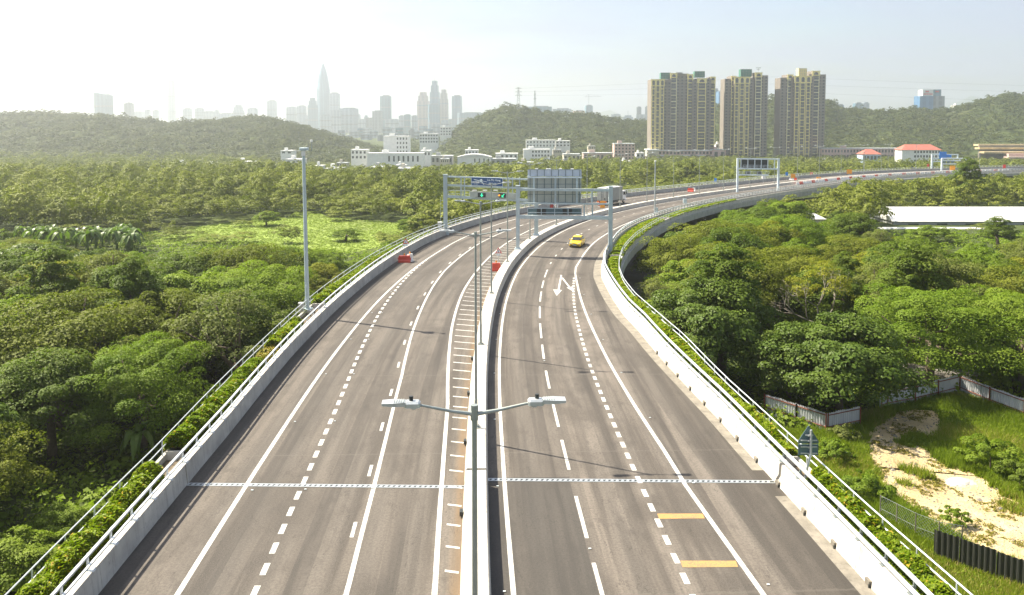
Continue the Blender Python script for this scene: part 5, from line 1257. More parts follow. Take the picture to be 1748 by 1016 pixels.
for i,(a_,c_,y_,D_,st) in enumerate([(566,576,199,3200,'pale'),(584,594,203,3150,'glass'),(606,616,195,3300,'pale'),(620,630,197,3250,'glass'),(638,646,193,3350,'pale'),(668,680,206,3000,'pale'),(684,694,204,3050,'glass'),(704,712,201,3100,'pale'),(722,731,203,3000,'glass'),(756,766,198,3200,'pale'),(766,775,203,3100,'glass'),(512,524,196,3200,'pale')]):
    sky_tower('hazy %s tower filling the skyline gaps in the second row, %s one from the left'%({'pale':'pale','glass':'bluish'}[st],ordn[sum(1 for q in ((566,'pale'),(584,'glass'),(606,'pale'),(620,'glass'),(638,'pale'),(668,'pale'),(684,'glass'),(704,'pale'),(722,'glass'),(756,'pale'),(766,'glass'),(512,'pale')) if q[1]==st and q[0]<a_)]),a_,c_,y_,D_,st,'step' if i%3==0 else 'box')
# office block with a red-lettered white crown on the right ridge
Yo=1500.; a=atY(1570,164,Yo); c=atY(1612,200,Yo); r=thing('office_block','blue and grey office block with white crown and red lettering on the right ridge','office block',((a.x+c.x)/2,Yo,0))
b=MB(); boxpx(b,1570.5,1592,164,205,Yo,22); b.build('glass_wing',FM['blue'],r); b=MB(); boxpx(b,1592,1611.5,164,205,Yo+3,19); b.build('grey_wing',FM['grey'],r)
b=MB(); boxpx(b,1575.5,1593,153,164,Yo+1,18); cr=b.build('crown',M['roof_white'],r); b=MB(); boxpx(b,1593,1606.5,153,164,Yo+3,16); b.build('crown',FM['glass'],r)
b=MB()
for k in range(6): boxpx(b,1577+k*2.6,1578.9+k*2.6,159.5,161.8,Yo+.6,.5)
boxpx(b,1580,1586,155.2,157.6,Yo+.6,.5); b.build('lettering',M['sign_red'],cr)
b=MB(); boxpx(b,1597,1603,155.2,157.6,Yo+2.6,.5); b.build('lettering',M['sign_red'],cr)

# far mountains
def mountain(pts,Y,depth):
    v=[];f=[]; n=len(pts); rg=np.random.default_rng(int(Y))
    for k,(fz,dy) in enumerate(((0,-1.),(.55,-.45),(1,0),(.5,.6),(0,1.))):
        for (px,py) in pts:
            p=atY(px,py,Y); v.append((p.x,Y+dy*depth+rg.normal()*depth*.04,-25+(p.z+25)*fz*(1+rg.normal()*.015*(fz<1))))
    for k in range(4):
        for i in range(n-1): f.append((k*n+i,k*n+i+1,(k+1)*n+i+1,(k+1)*n+i))
    me=bpy.data.meshes.new('mountain'); me.from_pydata(v,[],f); me.update(); return tag(link_mesh('mountain',me,M['hill_plain'],None,True),kind='structure')
M['hill_plain']=pmat('distant_scrub',(.04,.065,.03),.95,.25,.004)
mountain([(1600,200),(1614,184),(1630,176),(1645,171),(1655,166),(1662,164),(1672,166),(1684,172),(1700,178),(1730,188),(1780,200)],6700,700)
mountain([(1000,203),(1018,196),(1030,190),(1040,188),(1048,191),(1060,197),(1085,204)],6800,600)
mountain([(760,208),(800,200),(850,203),(900,200),(980,206)],6900,600)

# ------------------------------------------------------------------ pylons and power lines
def pylon(label,px,y0,y1,Y,w0,w1,arms):
    a=atY(px,y1,Y); c=atY(px,y0,Y); H=c.z-a.z; r=thing('power_pylon',label,'pylon',tuple(a)); b=MB(); t=.26
    def P(sx_,sy_,q): w=w0+(w1-w0)*min(1,q*1.15); return Vector((a.x+sx_*w/2,Y+sy_*w/2,a.z+H*q))
    n=9
    for sx_ in(-1,1):
        for sy_ in(-1,1): b.tube([P(sx_,sy_,0),P(sx_,sy_,.87),P(sx_,sy_,1)],t,4)
    for k in range(n):
        q0,q1=k/n,(k+1)/n
        for s_ in(-1,1): b.tube([P(-1,s_,q0),P(1,s_,q1)],t*.7,3); b.tube([P(1,s_,q0),P(-1,s_,q1)],t*.7,3); b.tube([P(s_,-1,q0),P(s_,1,q1)],t*.7,3)
    b.build('lattice_tower',M['post'],r)
    for q,w in arms:
        b=MB(); z=a.z+H*q; b.tube([(a.x-w/2,Y,z),(a.x+w/2,Y,z)],t,4); b.tube([(a.x-w/2,Y,z),(a.x,Y,z+1.8)],t*.7,3); b.tube([(a.x+w/2,Y,z),(a.x,Y,z+1.8)],t*.7,3); b.build('cross_arm',M['post'],r)
pylon('tall lattice power pylon on top of the central hill',885,149,186,1090,5.,1.5,((.62,9.),(.78,9.),(.94,8.)))
pylon('thin lattice mast right of the tall pylon on the central hill',913,155,186,1120,2.6,.8,((.55,4.),(.8,3.)))
def cable(label,pts,Y,r_=.09):
    b=MB(); q=[]
    for (x0,y0),(x1,y1) in zip(pts[:-1],pts[1:]):
        for k in range(12): t=k/12; q.append(atY(x0+(x1-x0)*t,y0+(y1-y0)*t+6*t*(1-t),Y))
    q.append(atY(*pts[-1],Y)); b.tube(q,r_,4); o=b.build('power_line',M['post']); tag(o,label,'power line','power lines across the sky')
cable('upper power line sagging from the pylon past the tower blocks to the right edge',[(885,151),(1325,131),(1900,150)],1150)
cable('middle power line sagging from the pylon past the tower blocks to the right edge',[(889,157),(1325,143),(1900,160)],1152)
cable('lower power line sagging from the pylon past the tower blocks to the right edge',[(889,163),(1325,156),(1900,178)],1154)
cable('power line entering from the left edge above the left ridge',[(-60,168),(230,187),(500,196)],1160,.1)
# ================================================================== TREES
def crown_arr(rng,Rr,H,nc,nl,leaf,shape='round',lo=.28,far=False):
    # returns leaf quads + clump centres + tint; crown base at z=lo*H, top at H
    C=[];Rc=[]
    zc=H*(1+lo)/2; hz=H*(1-lo)/2
    tries=0
    while len(C)<nc and tries<nc*30:
        tries+=1
        d=rng.normal(size=3); d/=np.linalg.norm(d); 
        if d[2]<-.45: continue
        rr=rng.uniform(.40,1.16)**.6 if not far else rng.uniform(.5,.95)**.5
        ax=Rr*(1+.22*math.sin(3*math.atan2(d[1],d[0])+tries)) 
        if shape=='spread': p=np.array([d[0]*ax*rr,d[1]*ax*rr,zc+hz*(.12+.80*d[2])*rr+rng.normal()*.25])
        elif shape=='tall': p=np.array([d[0]*ax*rr*(1-.35*max(0,d[2])),d[1]*ax*rr*(1-.35*max(0,d[2])),zc+hz*d[2]*rr])
        else: p=np.array([d[0]*ax*rr,d[1]*ax*rr,zc+hz*d[2]*rr*.9])
        rc=Rr*rng.uniform(.13,.31)
        C.append(p); Rc.append(rc)
    C=np.array(C); Rc=np.array(Rc); n=len(C)
    idx=np.repeat(np.arange(n),nl); d=unit(rng.normal(size=(len(idx),3))); d[:,2]=np.where(d[:,2]<-.35,-d[:,2],d[:,2])
    rad=rng.uniform(.55,1.0,len(idx))[:,None]**.4
    pos=C[idx]+d*Rc[idx][:,None]*rad*np.array([1.12,1.12,.72])
    out=unit(C[idx]-np.array([0,0,zc*.8])); nrm=(d*.6+out*.9+np.array([0,0,.25])+rng.normal(size=d.shape)*.28) if far else (d*.8+out*.4+np.array([0,0,.4])+rng.normal(size=d.shape)*.38)
    L=leaf*rng.uniform(.65,1.35,len(idx)); v=leaf_quads(pos,nrm,L,L*.62,rng)
    ct=rng.uniform(0,1,n); tint=np.clip(ct[idx]*.55+rng.uniform(0,.45,len(idx)),0,1)
    return v,C,tint
def trunk_mb(rng,H,C,r0,lean=.3,nlimb=7):
    b=MB(); top=np.array([rng.normal()*lean,rng.normal()*lean,H*.52])
    b.tube([(0,0,-.4),(top[0]*.3,top[1]*.3,H*.18),tuple(top)],[r0*1.25,r0,r0*.7],9)
    sel=C[rng.permutation(len(C))[:nlimb]]
    for c in sel:
        t=rng.uniform(.45,1.0); a=np.array([top[0]*t,top[1]*t,H*(.18+.34*t)]) if t<1 else top
        m=(a+c)/2+np.array([0,0,-.06*H])+rng.normal(size=3)*.15
        b.tube([tuple(a),tuple(m),tuple(c)],[r0*.5,r0*.33,r0*.12],6)
    return b
KINDS=[ # name,label adj, leafmat, R, H, clumps, leaves, leafsize, shape, lo
 ('broadleaf_tree','dark dense broadleaf tree','leaf0',4.1,9.5,112,229,0.221,'round',.06),
 ('broadleaf_tree','bright green lobed tree','leaf1',4.3,9.0,100,229,0.246,'round',.06),
 ('broadleaf_tree','olive green spreading tree','leaf2',4.7,9.3,130,229,0.189,'spread',.06),
 ('glossy_tree','glossy dark green tree','leaf3',4.4,9.2,170,175,0.271,'round',.02),
 ('broadleaf_tree','yellowing loose-crowned tree','leaf4',3.9,9.0,92,216,0.213,'spread',.06),
 ('broadleaf_tree','grey green feathery tree','leaf5',4.0,9.6,104,256,0.164,'tall',.06),
 ('broadleaf_tree','tall dark narrow tree','leaf0',3.1,11.0,100,202,0.221,'tall',.05),
 ('feathery_tree','light green feathery tree with fine drooping foliage','leaf1',4.4,9.4,140,300,0.150,'round',.02),
 ('sparse_tree','thin-crowned tree with branches showing through','leaf5',3.8,9.6,40,162,0.180,'tall',.25),
 ('bushy_tree','low bright bushy tree','leaf1',3.3,6.0,64,202,0.213,'round',.05)]
PROT=[]
for i,(nme,lab,mt,Rr,H,nc,nl,lf,sh,lo) in enumerate(KINDS):
    rng=np.random.default_rng(100+i); v,C,t=crown_arr(rng,Rr,H,nc,nl,lf,sh,lo)
    root=thing(nme,lab,'tree',(0,0,0)); c=np_mesh('crown',v,4,M[mt],root,t); tm=trunk_mb(rng,H,C,.20+.012*H).build('trunk',M['bark'],root,True,world=False)
    PROT.append([root,False,Rr,H])
LAND=[]   # (x,y,phrase)
def LM(x,y,ph,z=-8): p=atz(x,y,z); LAND.append((p.x,p.y,ph))
def maxpy(px):  # highest allowed image row of a crown top, so that the view stays as open as it is
    return float(np.interp(px,[-200,0,60,150,240,330,430,520,600,660,1060,1100,1130,1180,1230,1290,1345,1356,1420,1432,1500,1560,1748,1900],
                              [404,404,406,430,424,442,436,420,440,455,470,415,398,380,366,348,336,389,389,345,392,412,412,412]))
for x,y,ph in ((60,980,'at the lower left corner'),(200,880,'by the left planter'),(60,800,'low on the left edge'),(250,700,'below the bright domed tree'),(230,620,'in the middle of the left wood'),(60,620,'halfway up the left edge'),(380,610,'left of the planter before the mast'),(420,520,'just left of the tall mast'),(150,520,'in the back of the left wood'),(300,480,'in front of the meadow'),(60,470,'near the banana grove'),(600,470,'left of the planter beyond the mast'),(520,450,'between mast and meadow'),(700,420,'before the blue-sign gantry'),
 (1180,480,'beside the right bend'),(1150,560,'in the shade below the right bend'),(1280,600,'by the right planter near the fence'),(1440,690,'behind the white fence corner'),(1350,560,'in the front row of the right wood'),(1500,560,'near the pale bare tree'),(1650,600,'above the grey lane at right'),(1720,560,'by the utility pole'),(1250,440,'beyond the right bend'),(1400,460,'before the small shed'),(1560,470,'before the lower white shed'),(1700,450,'before the long white shed'),(1330,400,'beside the far parapet')): LM(x,y,ph)
used_lab={}
TREES=[]; SPEC=[]
def place_tree(k,X,Y,sc,lab=None,zs=None,rz=None):
    root,used,Rr,H=PROT[k]; p=(X,Y,ground(X,Y)-.05); rz=random.uniform(0,6.28) if rz is None else rz
    if lab is None:
        ph=min(LAND,key=lambda l:(l[0]-X)**2+(l[1]-Y)**2)[2]
        hh=H*(zs or sc); sz='tall ' if (zs or sc)>1.08 else ('small ' if (zs or sc)<.78 else '')
        lab=(sz+KINDS[k][1]+' '+ph)
        if sz=='tall ': lab=lab.replace('tall tall','very tall')
    g=KINDS[k][1].replace('tree','trees')+' in the roadside woods'
    used_lab[lab]=used_lab.get(lab,0)+1
    if not used:
        PROT[k][1]=True; root.location=p; root.rotation_euler=(0,0,rz); root.scale=(sc,sc,zs or sc); root['label']=lab; root['group']=lab; o=root
    else: o=dup(root,p,rz,lab,lab,(sc,sc,zs or sc))
    TREES.append((X,Y,Rr*sc)); return o
# a few trees one can tell apart
def spec(k,px,py,H_px_top,lab,scR=None,zg=-8.0):
    p=atz(px,py,zg); ztop=atY(px,H_px_top,p.y).z; H=PROT[k][3]; zs=(ztop-zg)/H; sc=scR if scR else zs
    place_tree(k,p.x,p.y,sc,lab,zs); SPEC.append((p.x,p.y,PROT[k][2]*sc*.9))
spec(3,1432,708,540,'big glossy dark green round tree overhanging the white fence corner',1.2)
spec(3,1345,690,560,'glossy dark tree between the right planter and the big round tree',.82)
spec(7,245,775,572,'bright light green domed tree standing out in the left wood',1.0)
spec(0,90,790,600,'broad dark tree at the left edge, its crown deeply shaded below',1.1)
spec(9,110,925,862,'small bright green sapling leaning towards the left planter',.62)
spec(9,30,1000,905,'low bright green bush tree at the lower left corner',.75)
spec(2,1160,520,402,'broad olive green tree hanging over the right bend of the viaduct',1.05)
spec(0,1128,482,420,'dark tree leaning close to the viaduct edge at the inside of the right bend',.85)
spec(5,1120,575,478,'grey green tree in shade against the inside of the right bend',.8)
spec(2,1330,560,425,'olive green spreading tree in the middle of the right wood',1.15)
spec(4,1500,520,428,'tree with orange brown tinted top behind the pale bare tree',1.05)
spec(6,1650,366,278,'tall dark tree rising above the far end of the viaduct',1.45,-9)
spec(9,1590,415,384,'low rounded bush in front of the lower white shed',1.35)
spec(6,1705,425,372,'dark conical tree in front of the right end of the white sheds',1.0)
spec(2,430,560,418,'wide olive tree just behind the left planter, near the tall mast',1.15)
spec(0,330,560,430,'large dark leafy tree left of the tall mast at the meadow side',1.2)
spec(1,700,404,371,'small round dome-shaped tree by the left parapet short of the blue-sign gantry',.62)
spec(9,590,412,390,'round bush standing alone in the bright meadow',.9)
spec(9,455,386,360,'small dark tree on the left part of the bright meadow',.9)
spec(6,285,655,560,'narrow dark tree behind the bright domed tree',.8) if False else None
def ok_spot(X,Y,rad):
    s,o=soff(X,Y)
    if LOUT(s)-rad*.80<o<ROUT(s)+rad*.80 and -50<s<470: return False
    if o>0 and 68<s<125 and o<ROUT(s)+rad*.9+.6: return False
    for q in (FPOLY,DPOLY,LPOLY,D2):
        if inside(X,Y,q): return False
    if inside(X,Y,YPOLY): return False
    for x,y,r_ in SPEC:
        if (x-X)**2+(y-Y)**2<(r_*.75+rad*.55)**2: return False
    return True
def blocked_shed(X,Y): return (1350<XP+F*X/Y<1420 and 180<Y<200) or (XP+F*X/Y>1500 and 186<Y<224)
SPEC.append((33.5,88.5,6.5)); SPEC.append((31.5,82.5,4.5))
cand=[]
rng=np.random.default_rng(5)
gs=6.6
for side,ylo,yhi in ((-1,24,176),(1,52,186)):
    y=ylo
    while y<yhi:
        x=0.
        while x<.72*y+14:
            X=side*(x+rng.uniform(-.38,.38)*gs); Y=y+rng.uniform(-.38,.38)*gs
            cand.append((X,Y)); x+=gs*(1.08 if side>0 else 1)
        y+=gs*.92*(1.06 if side>0 else 1)
cand=[c for c in cand if abs(c[0])<.66*c[1]+9]
npl=0
for X,Y in cand:
    w=[.15,.12,.14,.12,.05,.12,.08,.11,.05,.06] if X<0 else [.13,.09,.19,.13,.09,.09,.07,.08,.07,.06]
    k=int(rng.choice(10,p=w)); Rr,H=PROT[k][2],PROT[k][3]; sc=float(rng.choice([.72,.9,1.0,1.15,1.35]))*rng.uniform(.98,1.14)
    if not ok_spot(X,Y,Rr*sc) or blocked_shed(X,Y): continue
    if X>0 and Y<71 and 1230<XP+F*X/Y<1500: continue
    px,_=proj(X,Y,0); zmax=atY(px,maxpy(px)+(rng.uniform(0,1)**1.6*(75 if Y<150 else 26)),Y).z
    H2=min(H*min(sc,1.18),zmax+8.0) if Y>60 else min(H*sc,8.4 if Y<45 else 9.8)
    if H2<2.2: continue
    if H2<H*sc*.8: sc=max(.5,min(sc,H2/H*1.25))
    place_tree(k,X,Y,sc,None,H2/H); npl+=1
print('individual trees',len(TREES),'distinct labels',len(used_lab))

# pale bare tree
p=Vector((33.8,88.,-8)); rb=thing('bare_tree','pale leafless tree with forking white branches in the right wood','tree',tuple(p)); SPEC.append((p.x,p.y,1))
rng2=np.random.default_rng(3); b=MB()
def branch(a,d,L,r_,dep):
    a=Vector(a); d=Vector(d).normalized(); m=a+d*L*.5+Vector(rng2.normal(size=3)*.06*L); e=a+d*L+Vector(rng2.normal(size=3)*.05*L)
    b.tube([a,m,e],[r_,r_*.8,r_*.62],6)
    if dep>0:
        for i in range(2 if dep<3 else 3):
            nd=d+Vector(rng2.normal(size=3)*.48); nd.z=max(nd.z,.12); branch(e,nd,L*.72,r_*.6,dep-1)
branch(p,(.1,-.05,1),3.4,.17,5); b.build('trunk',M['bark_pale'],rb,True)
v,C,t=crown_arr(rng2,3.4,10.4,34,120,.19,'spread',.45); np_mesh('crown',v,4,M['leaf4'],rb,t)

# bananas
def banana_proto(label):
    r=thing('banana_plant',label,'banana plant',(0,0,0)); rg=np.random.default_rng(8)
    b=MB(); b.tube([(0,0,-.2),(.05,0,1.4),(.1,.05,2.6)],[.17,.14,.09],8); b.build('stem',M['leaf1'],r,True,world=False)
    for i in range(11):
        a=i*2.4+rg.uniform(-.3,.3); L=rg.uniform(2.0,2.9); w=.36; up=rg.uniform(.5,1.4); pts=[]
        for k in range(9):
            t=k/8; rr=L*t*(.85-.1*t); z=2.4+L*(up*t*.9-(.9+.25*up)*t*t); pts.append(Vector((math.cos(a)*rr,math.sin(a)*rr,z)))
        n=Vector((-math.sin(a),math.cos(a),0)); b=MB(); 
        for k,pq in enumerate(pts):
            ww=w*math.sin(math.pi*min(.98,.08+.90*k/8))**.6; b.v+=[tuple(pq-n*ww+Vector((0,0,.10*ww))),tuple(pq-Vector((0,0,.08))),tuple(pq+n*ww+Vector((0,0,.10*ww)))]
        for k in range(8):
            for j in (0,1): b.f.append((3*k+j,3*k+j+1,3*k+4+j,3*k+3+j)); b.m.append(0)
        b.build('leaf',M['banana'],r,world=False)
    return r
bp=None
rbn=random.Random(4)
BAN=[(45+rbn.uniform(0,190),rbn.uniform(414,432),rbn.uniform(1.0,1.7),0) for _ in range(9)]+[(150,432,1.5,'in the grove at the left end of the meadow'),(175,428,1.4,0),(200,430,1.6,0),(225,432,1.5,0),(60,424,1.4,0),(85,426,1.5,0),(110,430,1.6,0),(130,424,1.3,0),(40,420,1.4,0),(215,424,1.4,0),(165,420,1.3,0),
     (238,800,.85,'single banana plant with bright upright leaves by the end of the left planter'),(310,720,.85,'banana plant with drooping pale leaves beside the bright domed tree'),(1390,455,1.3,'banana plant in the right wood in front of the small shed'),(1420,450,1.3,'second banana plant in front of the small shed, nearer the long shed'),(1450,446,1.2,'banana plant standing between the two sheds and the right wood')]
for i,(x,y,sc,lab) in enumerate(BAN):
    p=atz(x,y,-8); grp='banana plants in the grove beside the meadow' if i<20 else 'single banana plants near the road'
    l='silvery leaved banana plant in the grove at the left end of the meadow' if i<20 else lab
    if bp is None: bp=banana_proto(l); o=bp; o.location=p; o['group']=grp; o.scale=(sc,)*3
    else: o=dup(bp,p,random.uniform(0,6.3),l,grp,(sc,sc,sc*(1.3 if i in(20,21) else 1)))

# ------------------------------------------------------------------ the rest of the woods (one mass) and the hill forest
def merged(protos,pts,rng,name,mt,mats=None):
    V=[];T=[]
    for (X,Y,z,sc,zs,k) in pts:
        v,t=protos[k]; a=rng.uniform(0,6.28); ca,sa=math.cos(a),math.sin(a)
        q=np.empty_like(v); q[:,0]=(v[:,0]*ca-v[:,1]*sa)*sc+X; q[:,1]=(v[:,0]*sa+v[:,1]*ca)*sc+Y; q[:,2]=v[:,2]*zs+z
        V.append(q.astype(np.float32)); T.append(np.clip(t*.45+rng.uniform(-.12,.55),0,.93))
    return tag(np_mesh(name,np.concatenate(V),4,M[mt],tint=np.concatenate(T)),kind='stuff')
def lodset(n,nc,nl,leaf,seed,Rr=4.0,H=8.5,lo=.05):
    o=[]
    for i in range(n):
        rg=np.random.default_rng(seed+i); v,C,t=crown_arr(rg,Rr*rg.uniform(.85,1.15),H*rg.uniform(.85,1.15),nc,nl,leaf,['round','round','tall'][i%3],lo,True); o.append((v,t))
    return o
lodA=lodset(6,34,26,.52,300); lodB=lodset(6,26,14,.80,320); lodC=lodset(6,18,9,1.15,340)
pts=[];ptsB=[]
def maxpy2(px,Y):
    if px>1040 and Y<400:
        s=float(np.interp(px,[1040,1230,1290,1340,1400,1440,1500,1560,1640,1700,1748],[300,366,348,338,316,306,302,300,300,297,285]))
        return s
    return float(np.interp(px,[0,250,420,560,620,740,1000,1748],[256,258,262,280,282,282,262,270]))
rng=np.random.default_rng(11)
y=168.
while y<790:
    st=(6.0 if y<330 else 7.6)+max(0,(y-300)*.006); x=-.68*y-10
    while x<.68*y+10:
        X=x+rng.uniform(-.4,.4)*st; Y=y+rng.uniform(-.4,.4)*st; x+=st
        if X<0 and Y<172 or X>0 and Y<184: continue
        s,o=soff(X,Y)
        if LOUT(s)-4.5<o<ROUT(s)+4.5 and s<478: continue
        if inside(X,Y,FPOLY) or blocked_shed(X,Y): continue
        px,_=proj(X,Y,0)
        gap=noise_=math.sin(X*.031+1.3)*math.sin(Y*.024+.4)+.5*math.sin(X*.09+Y*.05)
        if gap>.95 and Y>230: continue
        right_of_road = o>0 and s<478
        zg=ground(X,Y); zs=float(rng.uniform(.5,1.4))
        lim=(maxpy2(px,Y) if (right_of_road or px<1040 or Y>400) else 286)
        if 1350<px<1424 and Y<189: lim=max(lim,388)
        if px>1490 and Y<200: lim=max(lim,410)
        if 225<px<720 and Y<196: lim=max(lim,404)
        if 225<px<720 and 196<=Y<235: lim=max(lim,330)
        if not right_of_road and px>740 and Y<330: lim=max(lim,float(np.interp(px,[740,1030,1100,1250,1750],[330,318,316,300,290])))
        zmax=atY(px,lim+rng.uniform(-1,14),Y).z
        H=8.5*zs
        if zg+H>zmax: zs=(zmax-zg)/8.5
        if zs<.26:
            if rng.uniform()<.25: continue
            zs=rng.uniform(.2,.32)
        sc=rng.uniform(.8,1.3)*(1 if zs>.5 else .75)
        blocked=False
        for a,c,D in CLEAR:
            if a-4<px<c+4 and D-14<Y<D+16: blocked=True
        if blocked: continue
        (pts if Y<330 else ptsB).append((X,Y,zg,sc,8.5*zs/8.5,int(rng.integers(6))))
    y+=st*.9
for _ in range(75):
    X=rng.uniform(-95,-15); Y=rng.uniform(165,256)
    if inside(X,Y,FPOLY) and math.sin(X*.11)*math.sin(Y*.09)>-.05: pts.append((X,Y,-8.1,rng.uniform(.35,.85),rng.uniform(.2,.5),int(rng.integers(6))))
for px_,py_,s_ in ((1098,318,1.2),(1112,316,1.35),(1126,317,1.2),(1105,314,1.3),(1160,312,1.2),(1172,311,1.35),(1185,310,1.3),(1198,310,1.25),(1210,309,1.1),(1180,308,1.3)):
    q_=atY(px_,py_,345.+4*s_); pts.append((q_.x,q_.y,ground(q_.x,q_.y),1.15*s_,1.05*s_,int(rng.integers(6))))
V=[(p[0],p[1],p[2],p[3],p[4],p[5]) for p in pts]
print('mass trees',len(pts),len(ptsB))
A=merged(lodA+lodB,V+[(p[0],p[1],p[2],p[3],p[4],p[5]+6) for p in ptsB],rng,'woodland','far')
hp=[]
y=735.
while y<1290:
    st=9.5; x=-.66*y
    while x<.68*y:
        X=x+rng.uniform(-.4,.4)*st; Y=y+rng.uniform(-.4,.4)*st; x+=st
        px=XP+F*X/Y; g0=ground(X,Y); gb=gbase(X,Y)
        if g0-gb<1.2 and Y>800: continue
        if px>1668 and g0<6 and Y<1000 and px<1800 and rng.uniform()<.45: continue      # bare terraced slope
        if Y>1190 and rng.uniform()<.5: continue
        zs=rng.uniform(.45,1.3)*(1.35 if rng.uniform()<.06 else 1)
        if g0-gb<6: zs*=.75
        hp.append((X,Y,g0-.4,rng.uniform(1.0,1.5),zs,int(rng.integers(6))))
    y+=st*.9
print('hill trees',len(hp))
merged(lodC,hp,rng,'hill_forest','hill')

# ------------------------------------------------------------------ undergrowth, shrubs and grass near the road
def clumps(name,pts,size,nl,leaf,mt,seed):
    rg=np.random.default_rng(seed); P=np.array(pts); n=len(P); idx=np.repeat(np.arange(n),nl)
    d=unit(rg.normal(size=(len(idx),3))); d[:,2]=np.abs(d[:,2]); S=size*rg.uniform(.5,1.4,n)
    pos=P[idx]+d*S[idx][:,None]*rg.uniform(.4,1,len(idx))[:,None]*np.array([1.2,1.2,.8])
    L=leaf*rg.uniform(.6,1.4,len(idx)); v=leaf_quads(pos,d+np.array([0,0,.6])+rg.normal(size=d.shape)*.4,L,L*.6,rg)
    return tag(np_mesh(name,v,4,M[mt],tint=np.clip(rg.uniform(0,1,n)[idx]*.5+rg.uniform(0,.5,len(idx)),0,1)),kind='stuff')
U=[]
rng=np.random.default_rng(21)
for _ in range(9000):
    Y=rng.uniform(22,190); X=rng.uniform(-1,1)*(.70*Y+9)
    s,o=soff(X,Y)
    if LOUT(s)-.6<o<ROUT(s)+.8: continue
    if inside(X,Y,YPOLY) or inside(X,Y,LPOLY) or inside(X,Y,FPOLY) or inside(X,Y,UPOLY): continue
    U.append((X,Y,-8.0+rng.uniform(-.1,.4)))
clumps('undergrowth',U[:5200],1.25,34,.42,'leaf1',31)
# meadow tufts
Fp=[]
for _ in range(26000):
    X=rng.uniform(-95,-15); Y=rng.uniform(150,260)
    if inside(X,Y,FPOLY): Fp.append((X,Y,-8.0))
clumps('meadow_grass',Fp[:9000],.32,9,.24,'meadow',33)
# yard: blades of long grass and weeds
Gp=[];Wd=[]
tri=0
while len(Gp)<30000 and tri<200000:
    tri+=1; Y=rng.uniform(33,82); X=rng.uniform(12,.68*Y+9)
    s,o=soff(X,Y)
    if o<ROUT(s)+.7: continue
    if not inside(X,Y,YPOLY): continue
    ind=inside(X,Y,DPOLY) or inside(X,Y,D2); dn=math.sin(X*.7)*math.sin(Y*.55+1)+.6*math.sin(X*1.9+Y*1.3)
    if ind and (dn<1.05 or rng.uniform()<.55): continue
    Gp.append((X,Y,-7.98))
    if (not ind) and dn>.15 and rng.uniform()<.10: Wd.append((X,Y,-8.0))
def blades(name,P,h,mt,seed,nb=7):
    rg=np.random.default_rng(seed); P=np.array(P); idx=np.repeat(np.arange(len(P)),nb); n=len(idx)
    hh=h*(.45+.55*(.5+.5*np.sin(P[idx,0]*.55)*np.sin(P[idx,1]*.5+.7)))*rg.uniform(.5,1.3,n)
    a=rg.uniform(0,6.28,n); w=.036*rg.uniform(.7,1.6,n); base=P[idx]+np.c_[rg.normal(size=(n,2))*.16,np.zeros(n)]
    dx=np.c_[np.cos(a),np.sin(a),np.zeros(n)]; lean=np.c_[rg.normal(size=(n,2))*.36,np.zeros(n)]*hh[:,None]
    tip=base+lean+np.c_[np.zeros((n,2)),hh]
    v=np.stack([base-dx*w[:,None],base+dx*w[:,None],tip],1).reshape(-1,3)
    t=np.clip(.5+.3*np.sin(P[idx,0]*.33+P[idx,1]*.41)+rg.uniform(-.4,.4,n),0,1)
    return tag(np_mesh(name,v,3,M[mt],tint=t),kind='stuff')
blades('long_grass',Gp,.72,'grass',41,11)
clumps('weeds',Wd,.55,42,.20,'leaf1',42)
# shrubs one can tell apart on the yard
def shrub(label,px,py,size,mt,seed,n=1400,leaf=.18,name='shrub'):
    p=atz(px,py,-8); rg=np.random.default_rng(seed); v,C,t=crown_arr(rg,size,size*1.25,26,n//26,leaf,'round',.0); root=thing(name,label,'shrub',tuple(p)); np_mesh('foliage',v,4,M[mt],root,t)
    b=MB(); b.tube([(0,0,-.1),(0,0,size*.7)],[.06,.03],6); b.build('stem',M['bark'],root,world=False)
shrub('grey green feathery shrub beside the white fence corner',1446,756,1.15,'leaf5',51)
shrub('small green shrub on the sandy track behind the black hoarding',1632,898,.85,'leaf1',52,900)
shrub('dark weedy bush below the fence and planter, near the road sign',1425,790,1.3,'leaf1',53,2200)
shrub('bright leafy bush at the lower right of the white fence corner',1475,850,1.35,'leaf1',54,2400)
shrub('dark green bush mound beside the pale stone on the sandy track',1690,805,1.9,'leaf1',55,3600)
shrub('dark green bush on the right slope at the photo edge above the sandy track',1740,835,1.6,'leaf0',56,3000)
shrub('ivy-covered column of leaves at the end of the grey lane',1690,650,1.1,'leaf1',57,2600,.2)
shrub('bright bush right of the ivy column by the utility pole',1728,665,2.0,'leaf1',58,4200,.26)
for i,(x,y,s_) in enumerate(((1640,823,.55),(1628,828,.35),(1655,826,.3))):
    p=atz(x,y,-8); rg=np.random.default_rng(60+i); b=MB(); rings=[]
    for k in range(4):
        rr=s_*[1.3,1.25,.8,.2][k]; rings.append([(p.x+math.cos(a)*rr*rg.uniform(.8,1.2)*1.4,p.y+math.sin(a)*rr*rg.uniform(.8,1.2),-8.02+s_*.18*k) for a in np.linspace(0,6.28,9)[:-1]])
    b.loft(rings); o=b.build('stone',M['concrete_white']); tag(o,['largest pale stone slab lying on the sandy track','small pale stone left of the large slab on the sandy track','small pale stone right of the large slab on the sandy track'][i],'stone')

